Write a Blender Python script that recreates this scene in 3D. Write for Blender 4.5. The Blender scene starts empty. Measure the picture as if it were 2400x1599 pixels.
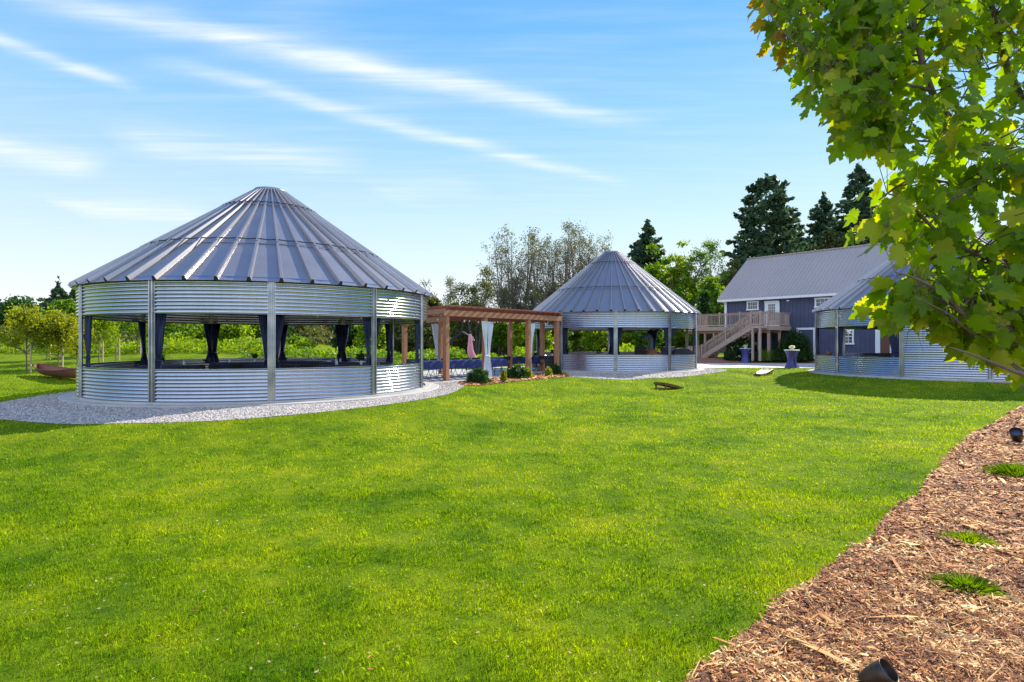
import bpy, bmesh, math, random
import numpy as np
from mathutils import Vector, Matrix
R_ = math.radians
rng = np.random.default_rng(7)
random.seed(7)
C = bpy.context.scene.collection
SC = bpy.context.scene

# ------------------------------------------------------------ camera
F = 1366.0            # focal length in pixels of the 2400 px wide photograph
EYE = 1.65
cd = bpy.data.cameras.new('camera'); cam = bpy.data.objects.new('camera', cd); C.objects.link(cam)
cam.location = (0, 0, EYE); cam.rotation_euler = (R_(90), 0, 0)
cd.sensor_width = 36; cd.lens = 36*F/2400; cd.clip_end = 2000; cd.clip_start = 0.05
SC.camera = cam
# ------------------------------------------------------------ light
SUN_AZ, SUN_EL = 47.0, 35.5
SC.view_settings.view_transform = 'Standard'; SC.view_settings.look = 'None'
SC.view_settings.exposure = 0.92; SC.view_settings.gamma = 1
sd = bpy.data.lights.new('sun', 'SUN'); sun = bpy.data.objects.new('sun', sd); C.objects.link(sun)
sd.energy = 4.6; sd.angle = R_(0.5); sd.color = (1, .93, .80)
sv = Vector((math.sin(R_(SUN_AZ))*math.cos(R_(SUN_EL)), math.cos(R_(SUN_AZ))*math.cos(R_(SUN_EL)), math.sin(R_(SUN_EL))))
sun.rotation_euler = sv.to_track_quat('Z', 'Y').to_euler()
sun.location = (30, 40, 40)

W = bpy.data.worlds.new('World'); SC.world = W; W.use_nodes = True
nt = W.node_tree; nt.nodes.clear()
def N(tree, t, **k):
    n = tree.nodes.new(t)
    for a, b in k.items():
        if a == 'inp':
            for i, v in b.items(): n.inputs[i].default_value = v
        else: setattr(n, a, b)
    return n
def M_(tree, op, a, b=None, c=None, clamp=False):
    n = tree.nodes.new('ShaderNodeMath'); n.operation = op; n.use_clamp = clamp
    for i, v in enumerate((a, b, c)):
        if v is None: continue
        if isinstance(v, (int, float)): n.inputs[i].default_value = v
        else: tree.links.new(v, n.inputs[i])
    return n.outputs[0]
L = nt.links.new
SKYK = 6.0
out = N(nt, 'ShaderNodeOutputWorld'); bg = N(nt, 'ShaderNodeBackground', inp={1: .10}); L(bg.outputs[0], out.inputs[0])
sky = N(nt, 'ShaderNodeTexSky', sky_type='NISHITA', sun_disc=False, sun_elevation=R_(SUN_EL), sun_rotation=R_(SUN_AZ), air_density=1.0, dust_density=0.0, ozone_density=2.5)
hs = N(nt, 'ShaderNodeHueSaturation', inp={'Saturation': 1.12, 'Value': 1.12}); L(sky.outputs[0], hs.inputs['Color'])
tc = N(nt, 'ShaderNodeTexCoord'); sx = N(nt, 'ShaderNodeSeparateXYZ'); L(tc.outputs['Generated'], sx.inputs[0])
zz = M_(nt, 'MAXIMUM', sx.outputs[2], .03)
u = M_(nt, 'DIVIDE', sx.outputs[0], zz); v = M_(nt, 'DIVIDE', sx.outputs[1], zz)
cu = N(nt, 'ShaderNodeCombineXYZ'); L(u, cu.inputs[0]); L(v, cu.inputs[1])
wn = N(nt, 'ShaderNodeTexNoise', inp={'Scale': 1.6, 'Detail': 5.0, 'Roughness': .55}); L(cu.outputs[0], wn.inputs['Vector'])
warp = M_(nt, 'MULTIPLY', M_(nt, 'SUBTRACT', wn.outputs[0], .5), .55)
mp = N(nt, 'ShaderNodeMapping', inp={'Rotation': (0, 0, R_(-32)), 'Scale': (.9, 7.0, 1)}); L(cu.outputs[0], mp.inputs[0])
fn = N(nt, 'ShaderNodeTexNoise', inp={'Scale': 1.3, 'Detail': 9.0, 'Roughness': .62, 'Distortion': .25}); L(mp.outputs[0], fn.inputs['Vector'])
fib = M_(nt, 'MULTIPLY_ADD', fn.outputs[0], 1.9, -.35, clamp=True)
acc = None
def px_uv(x, y):
    a = (x-1200)/F; e = (800.5-y)/F
    return a/e, 1/e
# cirrus bands high in the sky: start, end (directions given through the photograph), half width, strength
for (x0, y0, x1, y1, w, s) in [(100, 0, 1460, 285, .085, .78), (440, 165, 1440, 430, .075, .58), (-60, 75, 310, 205, .06, .66),
                               (-60, 345, 230, 395, .26, .7), (290, 330, 830, 385, .26, .48), (160, 490, 500, 505, .34, .6), (880, 450, 1130, 440, .3, .25), (600, 30, 1000, 260, .25, .16)]:
    a0, b0 = px_uv(x0, y0); a1, b1 = px_uv(x1, y1)
    ln = math.hypot(a1-a0, b1-b0); dx, dy = (a1-a0)/ln, (b1-b0)/ln
    du = M_(nt, 'SUBTRACT', u, a0); dv = M_(nt, 'SUBTRACT', v, b0)
    al = M_(nt, 'ADD', M_(nt, 'MULTIPLY', du, dx), M_(nt, 'MULTIPLY', dv, dy))
    ac = M_(nt, 'ADD', M_(nt, 'SUBTRACT', M_(nt, 'MULTIPLY', dv, dx), M_(nt, 'MULTIPLY', du, dy)), M_(nt, 'MULTIPLY', warp, .25+w*1.6))
    # lopsided band: sharp on one side, feathered on the other
    g = M_(nt, 'POWER', 2.718, M_(nt, 'MULTIPLY', M_(nt, 'POWER', M_(nt, 'DIVIDE', ac, w), 2.0), -1.0))
    t = M_(nt, 'DIVIDE', al, ln)
    en = M_(nt, 'MULTIPLY', M_(nt, 'MULTIPLY', M_(nt, 'ADD', t, .08, clamp=True), 6, clamp=True), M_(nt, 'MULTIPLY', M_(nt, 'SUBTRACT', 1.1, t, clamp=True), 3.5, clamp=True))
    m = M_(nt, 'MULTIPLY', M_(nt, 'MULTIPLY', g, en), s)
    acc = m if acc is None else M_(nt, 'ADD', acc, m)
accf = M_(nt, 'MULTIPLY', acc, M_(nt, 'MULTIPLY_ADD', fib, 1.0, .10))
bgn = M_(nt, 'MULTIPLY', M_(nt, 'MULTIPLY', fib, fib), .16)
cl = M_(nt, 'ADD', accf, bgn, clamp=True)
# clear spring sky: blue overhead, pale towards the horizon; blended with the physical sky
rp = N(nt, 'ShaderNodeValToRGB'); L(sx.outputs[2], rp.inputs[0]); e = rp.color_ramp.elements
e[0].position = 0; e[0].color = (.90, .94, .98, 1); e[1].position = 1; e[1].color = (.05, .22, .72, 1)
for q, c in ((.07, (.85, .91, .95)), (.20, (.60, .79, .95)), (.34, (.32, .63, .97)), (.48, (.13, .46, .97)), (.7, (.06, .28, .84))):
    k = e.new(q); k.color = (*c, 1)
sc_ = N(nt, 'ShaderNodeMix', data_type='RGBA', blend_type='MULTIPLY'); sc_.inputs[0].default_value = 1; L(rp.outputs[0], sc_.inputs[6]); sc_.inputs[7].default_value = (SKYK, SKYK, SKYK, 1)
cmp_ = N(nt, 'ShaderNodeMix', data_type='RGBA', blend_type='DARKEN'); cmp_.inputs[0].default_value = 1; L(hs.outputs[0], cmp_.inputs[6]); cmp_.inputs[7].default_value = (5.5, 6.0, 6.6, 1)
mx1 = N(nt, 'ShaderNodeMix', data_type='RGBA'); mx1.inputs[0].default_value = .78; L(cmp_.outputs[2], mx1.inputs[6]); L(sc_.outputs[2], mx1.inputs[7])
# unseen bluish brightness added to the sky behind the camera to fill the shade
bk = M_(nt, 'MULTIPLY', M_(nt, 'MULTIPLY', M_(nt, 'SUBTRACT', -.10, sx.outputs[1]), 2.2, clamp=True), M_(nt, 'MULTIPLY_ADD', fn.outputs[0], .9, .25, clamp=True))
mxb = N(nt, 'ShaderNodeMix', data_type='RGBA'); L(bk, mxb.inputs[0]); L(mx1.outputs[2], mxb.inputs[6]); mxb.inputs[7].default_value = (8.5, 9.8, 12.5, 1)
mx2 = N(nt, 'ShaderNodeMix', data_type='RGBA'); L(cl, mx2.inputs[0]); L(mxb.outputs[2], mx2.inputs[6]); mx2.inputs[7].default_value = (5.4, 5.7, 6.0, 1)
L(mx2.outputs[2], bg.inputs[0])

# ------------------------------------------------------------ materials
MATS = {}
def mat(name, base, rough=.7, metal=0.0, spec=None, noise=None, bump=None, trans=None, builder=None):
    """base colour; noise=(scale, colour2, contrast); bump=(scale, strength, distance)"""
    if name in MATS: return MATS[name]
    m = bpy.data.materials.new(name); m.use_nodes = True; t = m.node_tree
    p = t.nodes['Principled BSDF']; p.inputs['Base Color'].default_value = (*base, 1)
    p.inputs['Roughness'].default_value = rough; p.inputs['Metallic'].default_value = metal
    if spec is not None: p.inputs['Specular IOR Level'].default_value = spec
    g = N(t, 'ShaderNodeNewGeometry')
    if noise:
        n = N(t, 'ShaderNodeTexNoise', inp={'Scale': noise[0], 'Detail': 5.0, 'Roughness': .6}); t.links.new(g.outputs['Position'], n.inputs['Vector'])
        r = N(t, 'ShaderNodeMapRange', inp={1: .5-noise[2], 2: .5+noise[2]}); t.links.new(n.outputs[0], r.inputs[0])
        x = N(t, 'ShaderNodeMix', data_type='RGBA'); x.inputs[6].default_value = (*base, 1); x.inputs[7].default_value = (*noise[1], 1)
        t.links.new(r.outputs[0], x.inputs[0]); t.links.new(x.outputs[2], p.inputs['Base Color'])
    if bump:
        n = N(t, 'ShaderNodeTexNoise', inp={'Scale': bump[0], 'Detail': 4.0}); t.links.new(g.outputs['Position'], n.inputs['Vector'])
        b = N(t, 'ShaderNodeBump', inp={'Strength': bump[1], 'Distance': bump[2]}); t.links.new(n.outputs[0], b.inputs['Height']); t.links.new(b.outputs[0], p.inputs['Normal'])
    if builder: builder(m, t, p, g)
    MATS[name] = m; return m

def leaf_mat(name, c1, c2, trans=.5, c3=None, scale=.6, rough=.5):
    """leaves: colour varies from leaf to leaf, light passes through"""
    m = bpy.data.materials.new(name); m.use_nodes = True; t = m.node_tree
    p = t.nodes['Principled BSDF']; o = t.nodes['Material Output']; g = N(t, 'ShaderNodeNewGeometry')
    n = N(t, 'ShaderNodeTexNoise', inp={'Scale': scale, 'Detail': 9.0, 'Roughness': .68}); t.links.new(g.outputs['Position'], n.inputs['Vector'])
    a = M_(t, 'ADD', M_(t, 'MULTIPLY', g.outputs['Random Per Island'], .55), M_(t, 'MULTIPLY_ADD', n.outputs[0], 1.6, -.55), clamp=True)
    r = N(t, 'ShaderNodeValToRGB'); t.links.new(a, r.inputs[0])
    r.color_ramp.elements[0].color = (*c1, 1); r.color_ramp.elements[1].color = (*c2, 1)
    if c3:
        e = r.color_ramp.elements.new(.93); e.color = (*c2, 1); r.color_ramp.elements[-1].color = (*c3, 1)
    t.links.new(r.outputs[0], p.inputs['Base Color']); p.inputs['Roughness'].default_value = rough; p.inputs['Specular IOR Level'].default_value = .3
    tr = N(t, 'ShaderNodeBsdfTranslucent')
    hv = N(t, 'ShaderNodeHueSaturation', inp={'Hue': .485, 'Saturation': 1.15, 'Value': 1.6}); t.links.new(r.outputs[0], hv.inputs['Color']); t.links.new(hv.outputs[0], tr.inputs['Color'])
    mx = N(t, 'ShaderNodeMixShader', inp={0: trans}); t.links.new(p.outputs[0], mx.inputs[1]); t.links.new(tr.outputs[0], mx.inputs[2]); t.links.new(mx.outputs[0], o.inputs['Surface'])
    return m

def b_galv(m, t, p, g):
    # spangle and slight staining of the zinc
    vo = N(t, 'ShaderNodeTexVoronoi', inp={'Scale': 22.0}); t.links.new(g.outputs['Position'], vo.inputs['Vector'])
    no = N(t, 'ShaderNodeTexNoise', inp={'Scale': 1.3, 'Detail': 6.0, 'Roughness': .65}); t.links.new(g.outputs['Position'], no.inputs['Vector'])
    mq = N(t, 'ShaderNodeMapping', inp={'Scale': (5.0, 5.0, .45)}); t.links.new(g.outputs['Position'], mq.inputs[0])
    ns_ = N(t, 'ShaderNodeTexNoise', inp={'Scale': 1.6, 'Detail': 5.0, 'Roughness': .7}); t.links.new(mq.outputs[0], ns_.inputs['Vector'])
    a = M_(t, 'ADD', M_(t, 'MULTIPLY', vo.outputs['Color'], .06), M_(t, 'ADD', M_(t, 'MULTIPLY', no.outputs[0], .28), M_(t, 'MULTIPLY', ns_.outputs[0], .26)))
    r = N(t, 'ShaderNodeValToRGB'); t.links.new(a, r.inputs[0])
    r.color_ramp.elements[0].position = .12; r.color_ramp.elements[0].color = (.31, .335, .385, 1)
    r.color_ramp.elements[1].position = .5; r.color_ramp.elements[1].color = (.47, .50, .56, 1)
    t.links.new(r.outputs[0], p.inputs['Base Color'])
    t.links.new(M_(t, 'MULTIPLY_ADD', no.outputs[0], .14, .10), p.inputs['Roughness'])
galv = mat('galvanised_sheet', (.6, .6, .62), .35, .96, builder=b_galv)
roofm = mat('galvanised_roof', (.31, .30, .315), .28, .50, noise=(1.2, (.24, .235, .26), .3))
def b_post(m, t, p, g):
    n = N(t, 'ShaderNodeTexNoise', inp={'Scale': 2.5, 'Detail': 5.0}); t.links.new(g.outputs['Position'], n.inputs['Vector'])
    r = N(t, 'ShaderNodeValToRGB'); t.links.new(n.outputs[0], r.inputs[0])
    r.color_ramp.elements[0].position = .35; r.color_ramp.elements[0].color = (.24, .26, .29, 1); r.color_ramp.elements[1].position = .7; r.color_ramp.elements[1].color = (.42, .42, .41, 1)
    t.links.new(r.outputs[0], p.inputs['Base Color'])
postm = mat('galvanised_post', (.55, .55, .55), .3, .9, builder=b_post)
darkm = mat('black_rubber', (.02, .02, .022), .7)
wirem = mat('dark_steel', (.05, .055, .07), .5, .6)
conc = mat('concrete', (.46, .44, .41), .85, noise=(1.1, (.34, .33, .32), .25), bump=(60, .25, .004))
pathm = mat('pale_concrete_path', (.62, .57, .50), .85, noise=(.5, (.48, .45, .40), .3), bump=(40, .2, .004))
navy = mat('navy_fabric', (.018, .028, .075), .85, noise=(9, (.03, .042, .10), .3))
navyt = mat('navy_tablecloth', (.008, .022, .12), .6, noise=(6, (.012, .03, .15), .3))
purp = mat('indigo_stretch_fabric', (.045, .045, .19), .45, noise=(5, (.065, .055, .21), .3))
sheer = mat('sheer_white_fabric', (.72, .76, .82), .8, noise=(7, (.62, .67, .75), .3))
cedar = None
def b_wood(c1, c2, sc=(3, 3, 30)):
    def f(m, t, p, g):
        tcx = N(t, 'ShaderNodeTexCoord'); mp = N(t, 'ShaderNodeMapping', inp={'Scale': sc}); t.links.new(tcx.outputs['Object'], mp.inputs[0])
        n = N(t, 'ShaderNodeTexNoise', inp={'Scale': 2.0, 'Detail': 6.0, 'Roughness': .65, 'Distortion': .4}); t.links.new(mp.outputs[0], n.inputs['Vector'])
        a = M_(t, 'ADD', n.outputs[0], M_(t, 'MULTIPLY_ADD', g.outputs['Random Per Island'], .3, -.15))
        r = N(t, 'ShaderNodeValToRGB'); t.links.new(a, r.inputs[0]); r.color_ramp.elements[0].position = .3; r.color_ramp.elements[1].position = .7
        r.color_ramp.elements[0].color = (*c1, 1); r.color_ramp.elements[1].color = (*c2, 1); t.links.new(r.outputs[0], p.inputs['Base Color'])
        b = N(t, 'ShaderNodeBump', inp={'Strength': .3, 'Distance': .004}); t.links.new(n.outputs[0], b.inputs['Height']); t.links.new(b.outputs[0], p.inputs['Normal'])
    return f
cedar = mat('cedar_timber', (.4, .2, .1), .65, builder=b_wood((.25, .105, .050), (.41, .205, .11), (7, 7, 1.5)))
cedard = mat('dark_stained_cedar', (.2, .07, .04), .6, builder=b_wood((.16, .045, .022), (.27, .08, .045), (5, 5, 2)))
deckw = mat('weathered_timber', (.4, .3, .25), .8, builder=b_wood((.30, .20, .155), (.46, .34, .28), (6, 6, 2)))
bark = mat('bark', (.10, .075, .055), .9, noise=(8, (.17, .135, .105), .3), bump=(30, .6, .02))
barkd = mat('dark_bark', (.045, .035, .03), .9, noise=(5, (.09, .07, .055), .3))
barkg = mat('grey_bark', (.10, .085, .07), .9, noise=(5, (.17, .145, .12), .3))
def b_siding(m, t, p, g):
    tcx = N(t, 'ShaderNodeTexCoord'); n = N(t, 'ShaderNodeTexNoise', inp={'Scale': 1.4, 'Detail': 6.0}); t.links.new(tcx.outputs['Object'], n.inputs['Vector'])
    r = N(t, 'ShaderNodeValToRGB'); t.links.new(n.outputs[0], r.inputs[0]); r.color_ramp.elements[0].position = .3; r.color_ramp.elements[1].position = .75
    r.color_ramp.elements[0].color = (.052, .058, .108, 1); r.color_ramp.elements[1].color = (.078, .083, .145, 1); t.links.new(r.outputs[0], p.inputs['Base Color'])
siding = mat('navy_board_siding', (.05, .055, .1), .75, builder=b_siding)
white = mat('white_paint', (.78, .78, .78), .55, noise=(2, (.70, .70, .71), .3))
barnroof = mat('brown_grey_metal_roof', (.50, .425, .39), .5, .15, noise=(.35, (.42, .37, .345), .3))
glass = mat('window_glass', (.02, .03, .04), .06, spec=.9)
def b_interior(m, t, p, g):
    n = N(t, 'ShaderNodeTexNoise', inp={'Scale': 3.0, 'Detail': 2.0}); t.links.new(g.outputs['Position'], n.inputs['Vector'])
    r = N(t, 'ShaderNodeValToRGB'); t.links.new(n.outputs[0], r.inputs[0]); r.color_ramp.elements[0].position = .45; r.color_ramp.elements[0].color = (.008, .012, .016, 1); r.color_ramp.elements[1].position = .6; r.color_ramp.elements[1].color = (.03, .05, .05, 1)
    t.links.new(r.outputs[0], p.inputs['Base Color'])
glass = mat('dark_window_glass', (.02, .03, .04), .05, spec=1.0, builder=b_interior)
terra = mat('terracotta', (.42, .16, .08), .8, noise=(6, (.34, .12, .06), .3))
charcoal = mat('charcoal_cover', (.035, .037, .05), .85, noise=(5, (.055, .057, .07), .3))
blackm = mat('black_metal', (.018, .018, .022), .45, .4)
bluegrey = mat('blue_grey_duct', (.10, .16, .21), .4, .5)
pinkm = mat('pink_canvas', (.75, .33, .38), .8)
rustm = mat('brown_hull_paint', (.17, .055, .045), .7, noise=(4, (.25, .09, .07), .3))
palewood = mat('pale_plywood', (.78, .70, .48), .6, noise=(3, (.66, .58, .38), .3))
brownwood = mat('dark_brown_wood', (.10, .04, .02), .6, noise=(8, (.16, .06, .03), .3))
bronze = mat('bronze_fixture', (.055, .036, .022), .4, .3, noise=(15, (.04, .028, .018), .3))
lens = mat('fixture_lens', (.05, .07, .13), .12, spec=.9)
vased = mat('clear_jar_glass', (.6, .65, .7), .1)
bulbm = mat('white_bulb_glass', (.85, .83, .78), .2)
skinm = mat('skin', (.45, .25, .17), .6)

def b_lawn(m, t, p, g):
    def no(sc, det=4.0, ro=.55, mapsc=None):
        n = N(t, 'ShaderNodeTexNoise', inp={'Scale': sc, 'Detail': det, 'Roughness': ro})
        if mapsc:
            q = N(t, 'ShaderNodeMapping', inp={'Scale': mapsc}); t.links.new(g.outputs['Position'], q.inputs[0]); t.links.new(q.outputs[0], n.inputs['Vector'])
        else: t.links.new(g.outputs['Position'], n.inputs['Vector'])
        return n.outputs[0]
    a = M_(t, 'ADD', M_(t, 'MULTIPLY', no(.42), .40), M_(t, 'ADD', M_(t, 'MULTIPLY', no(1.7, 6.0, .7), .36), M_(t, 'MULTIPLY', no(9.0, 4.0, .6), .18)))
    r = N(t, 'ShaderNodeValToRGB'); t.links.new(a, r.inputs[0]); e = r.color_ramp.elements
    e[0].position = .34; e[0].color = (.060, .135, .006, 1); e[1].position = .655; e[1].color = (.36, .26, .07, 1)
    k = e.new(.47); k.color = (.158, .238, .007, 1); k = e.new(.57); k.color = (.258, .306, .009, 1)
    f = no(90.0, 3.0, .7); mx = N(t, 'ShaderNodeMix', data_type='RGBA', blend_type='MULTIPLY'); mx.inputs[0].default_value = 1
    rr = N(t, 'ShaderNodeMapRange', inp={1: .3, 2: .7, 3: .45, 4: 1.08}); t.links.new(f, rr.inputs[0]); cc = N(t, 'ShaderNodeCombineColor')
    for i in range(3): t.links.new(rr.outputs[0], cc.inputs[i])
    t.links.new(r.outputs[0], mx.inputs[6]); t.links.new(cc.outputs[0], mx.inputs[7]); t.links.new(mx.outputs[2], p.inputs['Base Color'])
    b = N(t, 'ShaderNodeBump', inp={'Strength': .8, 'Distance': .03}); t.links.new(M_(t, 'ADD', no(38.0, 5.0, .7), M_(t, 'MULTIPLY', no(6.0), .8)), b.inputs['Height']); t.links.new(b.outputs[0], p.inputs['Normal'])
    p.inputs['Specular IOR Level'].default_value = .05
    if m.name.startswith('grass_blade'):
        o = t.nodes['Material Output']; tr = N(t, 'ShaderNodeBsdfTranslucent')
        v2 = N(t, 'ShaderNodeHueSaturation', inp={'Value': 1.0}); t.links.new(r.outputs[0], v2.inputs['Color'])
        t.links.new(M_(t, 'MULTIPLY_ADD', g.outputs['Random Per Island'], 1.3, .55), v2.inputs['Value'])
        t.links.new(v2.outputs[0], p.inputs['Base Color'])
        v3 = N(t, 'ShaderNodeHueSaturation', inp={'Value': 1.7, 'Saturation': 1.05}); t.links.new(v2.outputs[0], v3.inputs['Color']); t.links.new(v3.outputs[0], tr.inputs['Color'])
        for l in list(p.inputs['Normal'].links): t.links.remove(l)
        s = N(t, 'ShaderNodeMixShader', inp={0: .45}); t.links.new(p.outputs[0], s.inputs[1]); t.links.new(tr.outputs[0], s.inputs[2]); t.links.new(s.outputs[0], o.inputs['Surface'])
lawnm = mat('lawn_turf', (.1, .2, .02), .95, builder=b_lawn)
blade = mat('grass_blade', (.1, .2, .02), .55, builder=b_lawn)
def b_gravel(m, t, p, g):
    vo = N(t, 'ShaderNodeTexVoronoi', inp={'Scale': 22.0}); t.links.new(g.outputs['Position'], vo.inputs['Vector'])
    r = N(t, 'ShaderNodeValToRGB'); t.links.new(vo.outputs['Color'], r.inputs[0]); r.color_ramp.elements[0].color = (.19, .165, .155, 1); r.color_ramp.elements[1].color = (.60, .55, .51, 1)
    t.links.new(r.outputs[0], p.inputs['Base Color'])
    b = N(t, 'ShaderNodeBump', inp={'Strength': 1.0, 'Distance': .03}); b.invert = True; t.links.new(vo.outputs['Distance'], b.inputs['Height']); t.links.new(b.outputs[0], p.inputs['Normal'])
gravelm = mat('gravel_bed', (.5, .45, .42), .9, builder=b_gravel)
def b_pebble(m, t, p, g):
    r = N(t, 'ShaderNodeValToRGB'); t.links.new(g.outputs['Random Per Island'], r.inputs[0]); r.color_ramp.elements[0].color = (.20, .17, .16, 1); r.color_ramp.elements[1].color = (.64, .58, .54, 1)
    t.links.new(r.outputs[0], p.inputs['Base Color'])
pebm = mat('pebble_stone', (.5, .45, .42), .8, builder=b_pebble)
def b_mulch(m, t, p, g):
    n = N(t, 'ShaderNodeTexNoise', inp={'Scale': 14.0, 'Detail': 9.0, 'Roughness': .75, 'Distortion': 1.2}); t.links.new(g.outputs['Position'], n.inputs['Vector'])
    r = N(t, 'ShaderNodeValToRGB'); t.links.new(n.outputs[0], r.inputs[0]); e = r.color_ramp.elements
    e[0].position = .35; e[0].color = (.07, .025, .015, 1); e[1].position = .7; e[1].color = (.46, .27, .16, 1); k = e.new(.5); k.color = (.30, .13, .065, 1)
    t.links.new(r.outputs[0], p.inputs['Base Color'])
    b = N(t, 'ShaderNodeBump', inp={'Strength': 1.0, 'Distance': .04}); t.links.new(n.outputs[0], b.inputs['Height']); t.links.new(b.outputs[0], p.inputs['Normal'])
mulchm = mat('bark_mulch', (.25, .1, .06), .9, builder=b_mulch)
def b_chip(m, t, p, g):
    n = N(t, 'ShaderNodeTexNoise', inp={'Scale': 2.2, 'Detail': 5.0, 'Roughness': .65}); t.links.new(g.outputs['Position'], n.inputs['Vector'])
    a = M_(t, 'ADD', M_(t, 'MULTIPLY', g.outputs['Random Per Island'], .78), M_(t, 'MULTIPLY_ADD', n.outputs[0], 1.5, -.69), clamp=True)
    r = N(t, 'ShaderNodeValToRGB'); t.links.new(a, r.inputs[0]); e = r.color_ramp.elements
    e[0].position = .0; e[0].color = (.08, .028, .016, 1); e[1].position = 1; e[1].color = (.84, .64, .31, 1)
    for q, c in ((.25, (.24, .075, .020)), (.5, (.50, .20, .060)), (.74, (.70, .40, .15))): k = e.new(q); k.color = (*c, 1)
    t.links.new(r.outputs[0], p.inputs['Base Color'])
chipm = mat('wood_chip', (.4, .2, .1), .85, builder=b_chip)

# ------------------------------------------------------------ object helpers
def link(name, me, m, parent=None):
    o = bpy.data.objects.new(name, me); C.objects.link(o)
    if m is not None and not me.materials:
        for q in (m if isinstance(m, (list, tuple)) else [m]): me.materials.append(q)
    if parent is not None: o.parent = parent
    return o
def tag(o, label=None, cat=None, group=None, kind=None):
    if label: o['label'] = label
    if cat: o['category'] = cat
    if group: o['group'] = group
    if kind: o['kind'] = kind
    return o
def thing(name, label, cat, loc=(0, 0, 0), rz=0.0, group=None):
    o = bpy.data.objects.new(name, None); C.objects.link(o); o.location = loc; o.rotation_euler = (0, 0, rz); o.empty_display_size = .2
    return tag(o, label, cat, group)
def dup(root, loc, rz, label, group=None):
    r = root.copy(); C.objects.link(r); r.location = loc; r.rotation_euler = (0, 0, rz)
    r['label'] = label
    if group: r['group'] = group
    for ch in list(root.children):
        c = ch.copy(); C.objects.link(c); c.parent = r
        for gch in list(ch.children):
            d = gch.copy(); C.objects.link(d); d.parent = c
    return r

class MB:
    def __init__(s): s.v = []; s.f = []; s.mi = []; s.cur = 0
    def add(s, vs, fs):
        n = len(s.v); s.v.extend([tuple(q) for q in vs]); s.f.extend([tuple(i+n for i in f) for f in fs]); s.mi.extend([s.cur]*len(fs)); return s
    def box(s, c, d, rz=0.0, ry=0.0, rx=0.0, taper=1.0, bev=0.0):
        hx, hy, hz = d[0]/2, d[1]/2, d[2]/2
        M = Matrix.Translation(c) @ Matrix.Rotation(rz, 4, 'Z') @ Matrix.Rotation(ry, 4, 'Y') @ Matrix.Rotation(rx, 4, 'X')
        vs = [M @ Vector((x*hx*(taper if z > 0 else 1), y*hy*(taper if z > 0 else 1), z*hz)) for z in (-1, 1) for x, y in ((-1, -1), (1, -1), (1, 1), (-1, 1))]
        return s.add(vs, [(3, 2, 1, 0), (4, 5, 6, 7), (0, 1, 5, 4), (1, 2, 6, 5), (2, 3, 7, 6), (3, 0, 4, 7)])
    def beam(s, a, b, w, h, up=(0, 0, 1)):
        a, b = Vector(a), Vector(b); d = (b-a).normalized(); sd_ = d.cross(Vector(up))
        if sd_.length < 1e-4: sd_ = Vector((1, 0, 0))
        sd_.normalize(); u_ = sd_.cross(d)
        vs = [p + sd_*x*w/2 + u_*z*h/2 for p in (a, b) for x, z in ((-1, -1), (1, -1), (1, 1), (-1, 1))]
        return s.add(vs, [(0, 1, 2, 3), (7, 6, 5, 4), (0, 4, 5, 1), (1, 5, 6, 2), (2, 6, 7, 3), (3, 7, 4, 0)])
    def tube(s, pts, rad, n=6, cap=True):
        pts = [Vector(p) for p in pts]; rs = rad if isinstance(rad, (list, tuple)) else [rad]*len(pts)
        rings = []; prev = None
        for i, p in enumerate(pts):
            d = (pts[min(i+1, len(pts)-1)] - pts[max(i-1, 0)])
            if d.length < 1e-9: d = Vector((0, 0, 1))
            d.normalize()
            a = prev if prev is not None else (Vector((0, 0, 1)) if abs(d.z) < .9 else Vector((1, 0, 0)))
            x = (a - d*a.dot(d))
            if x.length < 1e-5: x = d.orthogonal()
            x.normalize(); y = d.cross(x); prev = x
            rings.append([p + (x*math.cos(2*math.pi*k/n) + y*math.sin(2*math.pi*k/n))*rs[i] for k in range(n)])
        vs = [q for r in rings for q in r]; fs = []
        for i in range(len(pts)-1):
            for k in range(n): fs.append((i*n+k, i*n+(k+1) % n, (i+1)*n+(k+1) % n, (i+1)*n+k))
        if cap: fs.append(tuple(range(n))[::-1]); fs.append(tuple((len(pts)-1)*n+k for k in range(n)))
        return s.add(vs, fs)
    def lathe(s, prof, n=24, c=(0, 0, 0), cap=True):
        vs = [(c[0]+r*math.cos(2*math.pi*k/n), c[1]+r*math.sin(2*math.pi*k/n), c[2]+z) for r, z in prof for k in range(n)]; fs = []
        for i in range(len(prof)-1):
            for k in range(n): fs.append((i*n+k, i*n+(k+1) % n, (i+1)*n+(k+1) % n, (i+1)*n+k))
        if cap:
            if prof[0][0] > 1e-4: fs.append(tuple(range(n))[::-1])
            if prof[-1][0] > 1e-4: fs.append(tuple((len(prof)-1)*n+k for k in range(n)))
        return s.add(vs, fs)
    def build(s, name, m, parent=None, smooth=False, loc=None, rz=0):
        me = bpy.data.meshes.new(name); me.from_pydata(s.v, [], s.f); me.update()
        o = link(name, me, m, parent)
        if isinstance(m, (list, tuple)): me.polygons.foreach_set('material_index', s.mi)
        if smooth: me.polygons.foreach_set('use_smooth', [True]*len(me.polygons))
        if loc is not None: o.location = loc
        if rz: o.rotation_euler = (0, 0, rz)
        return o

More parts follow.
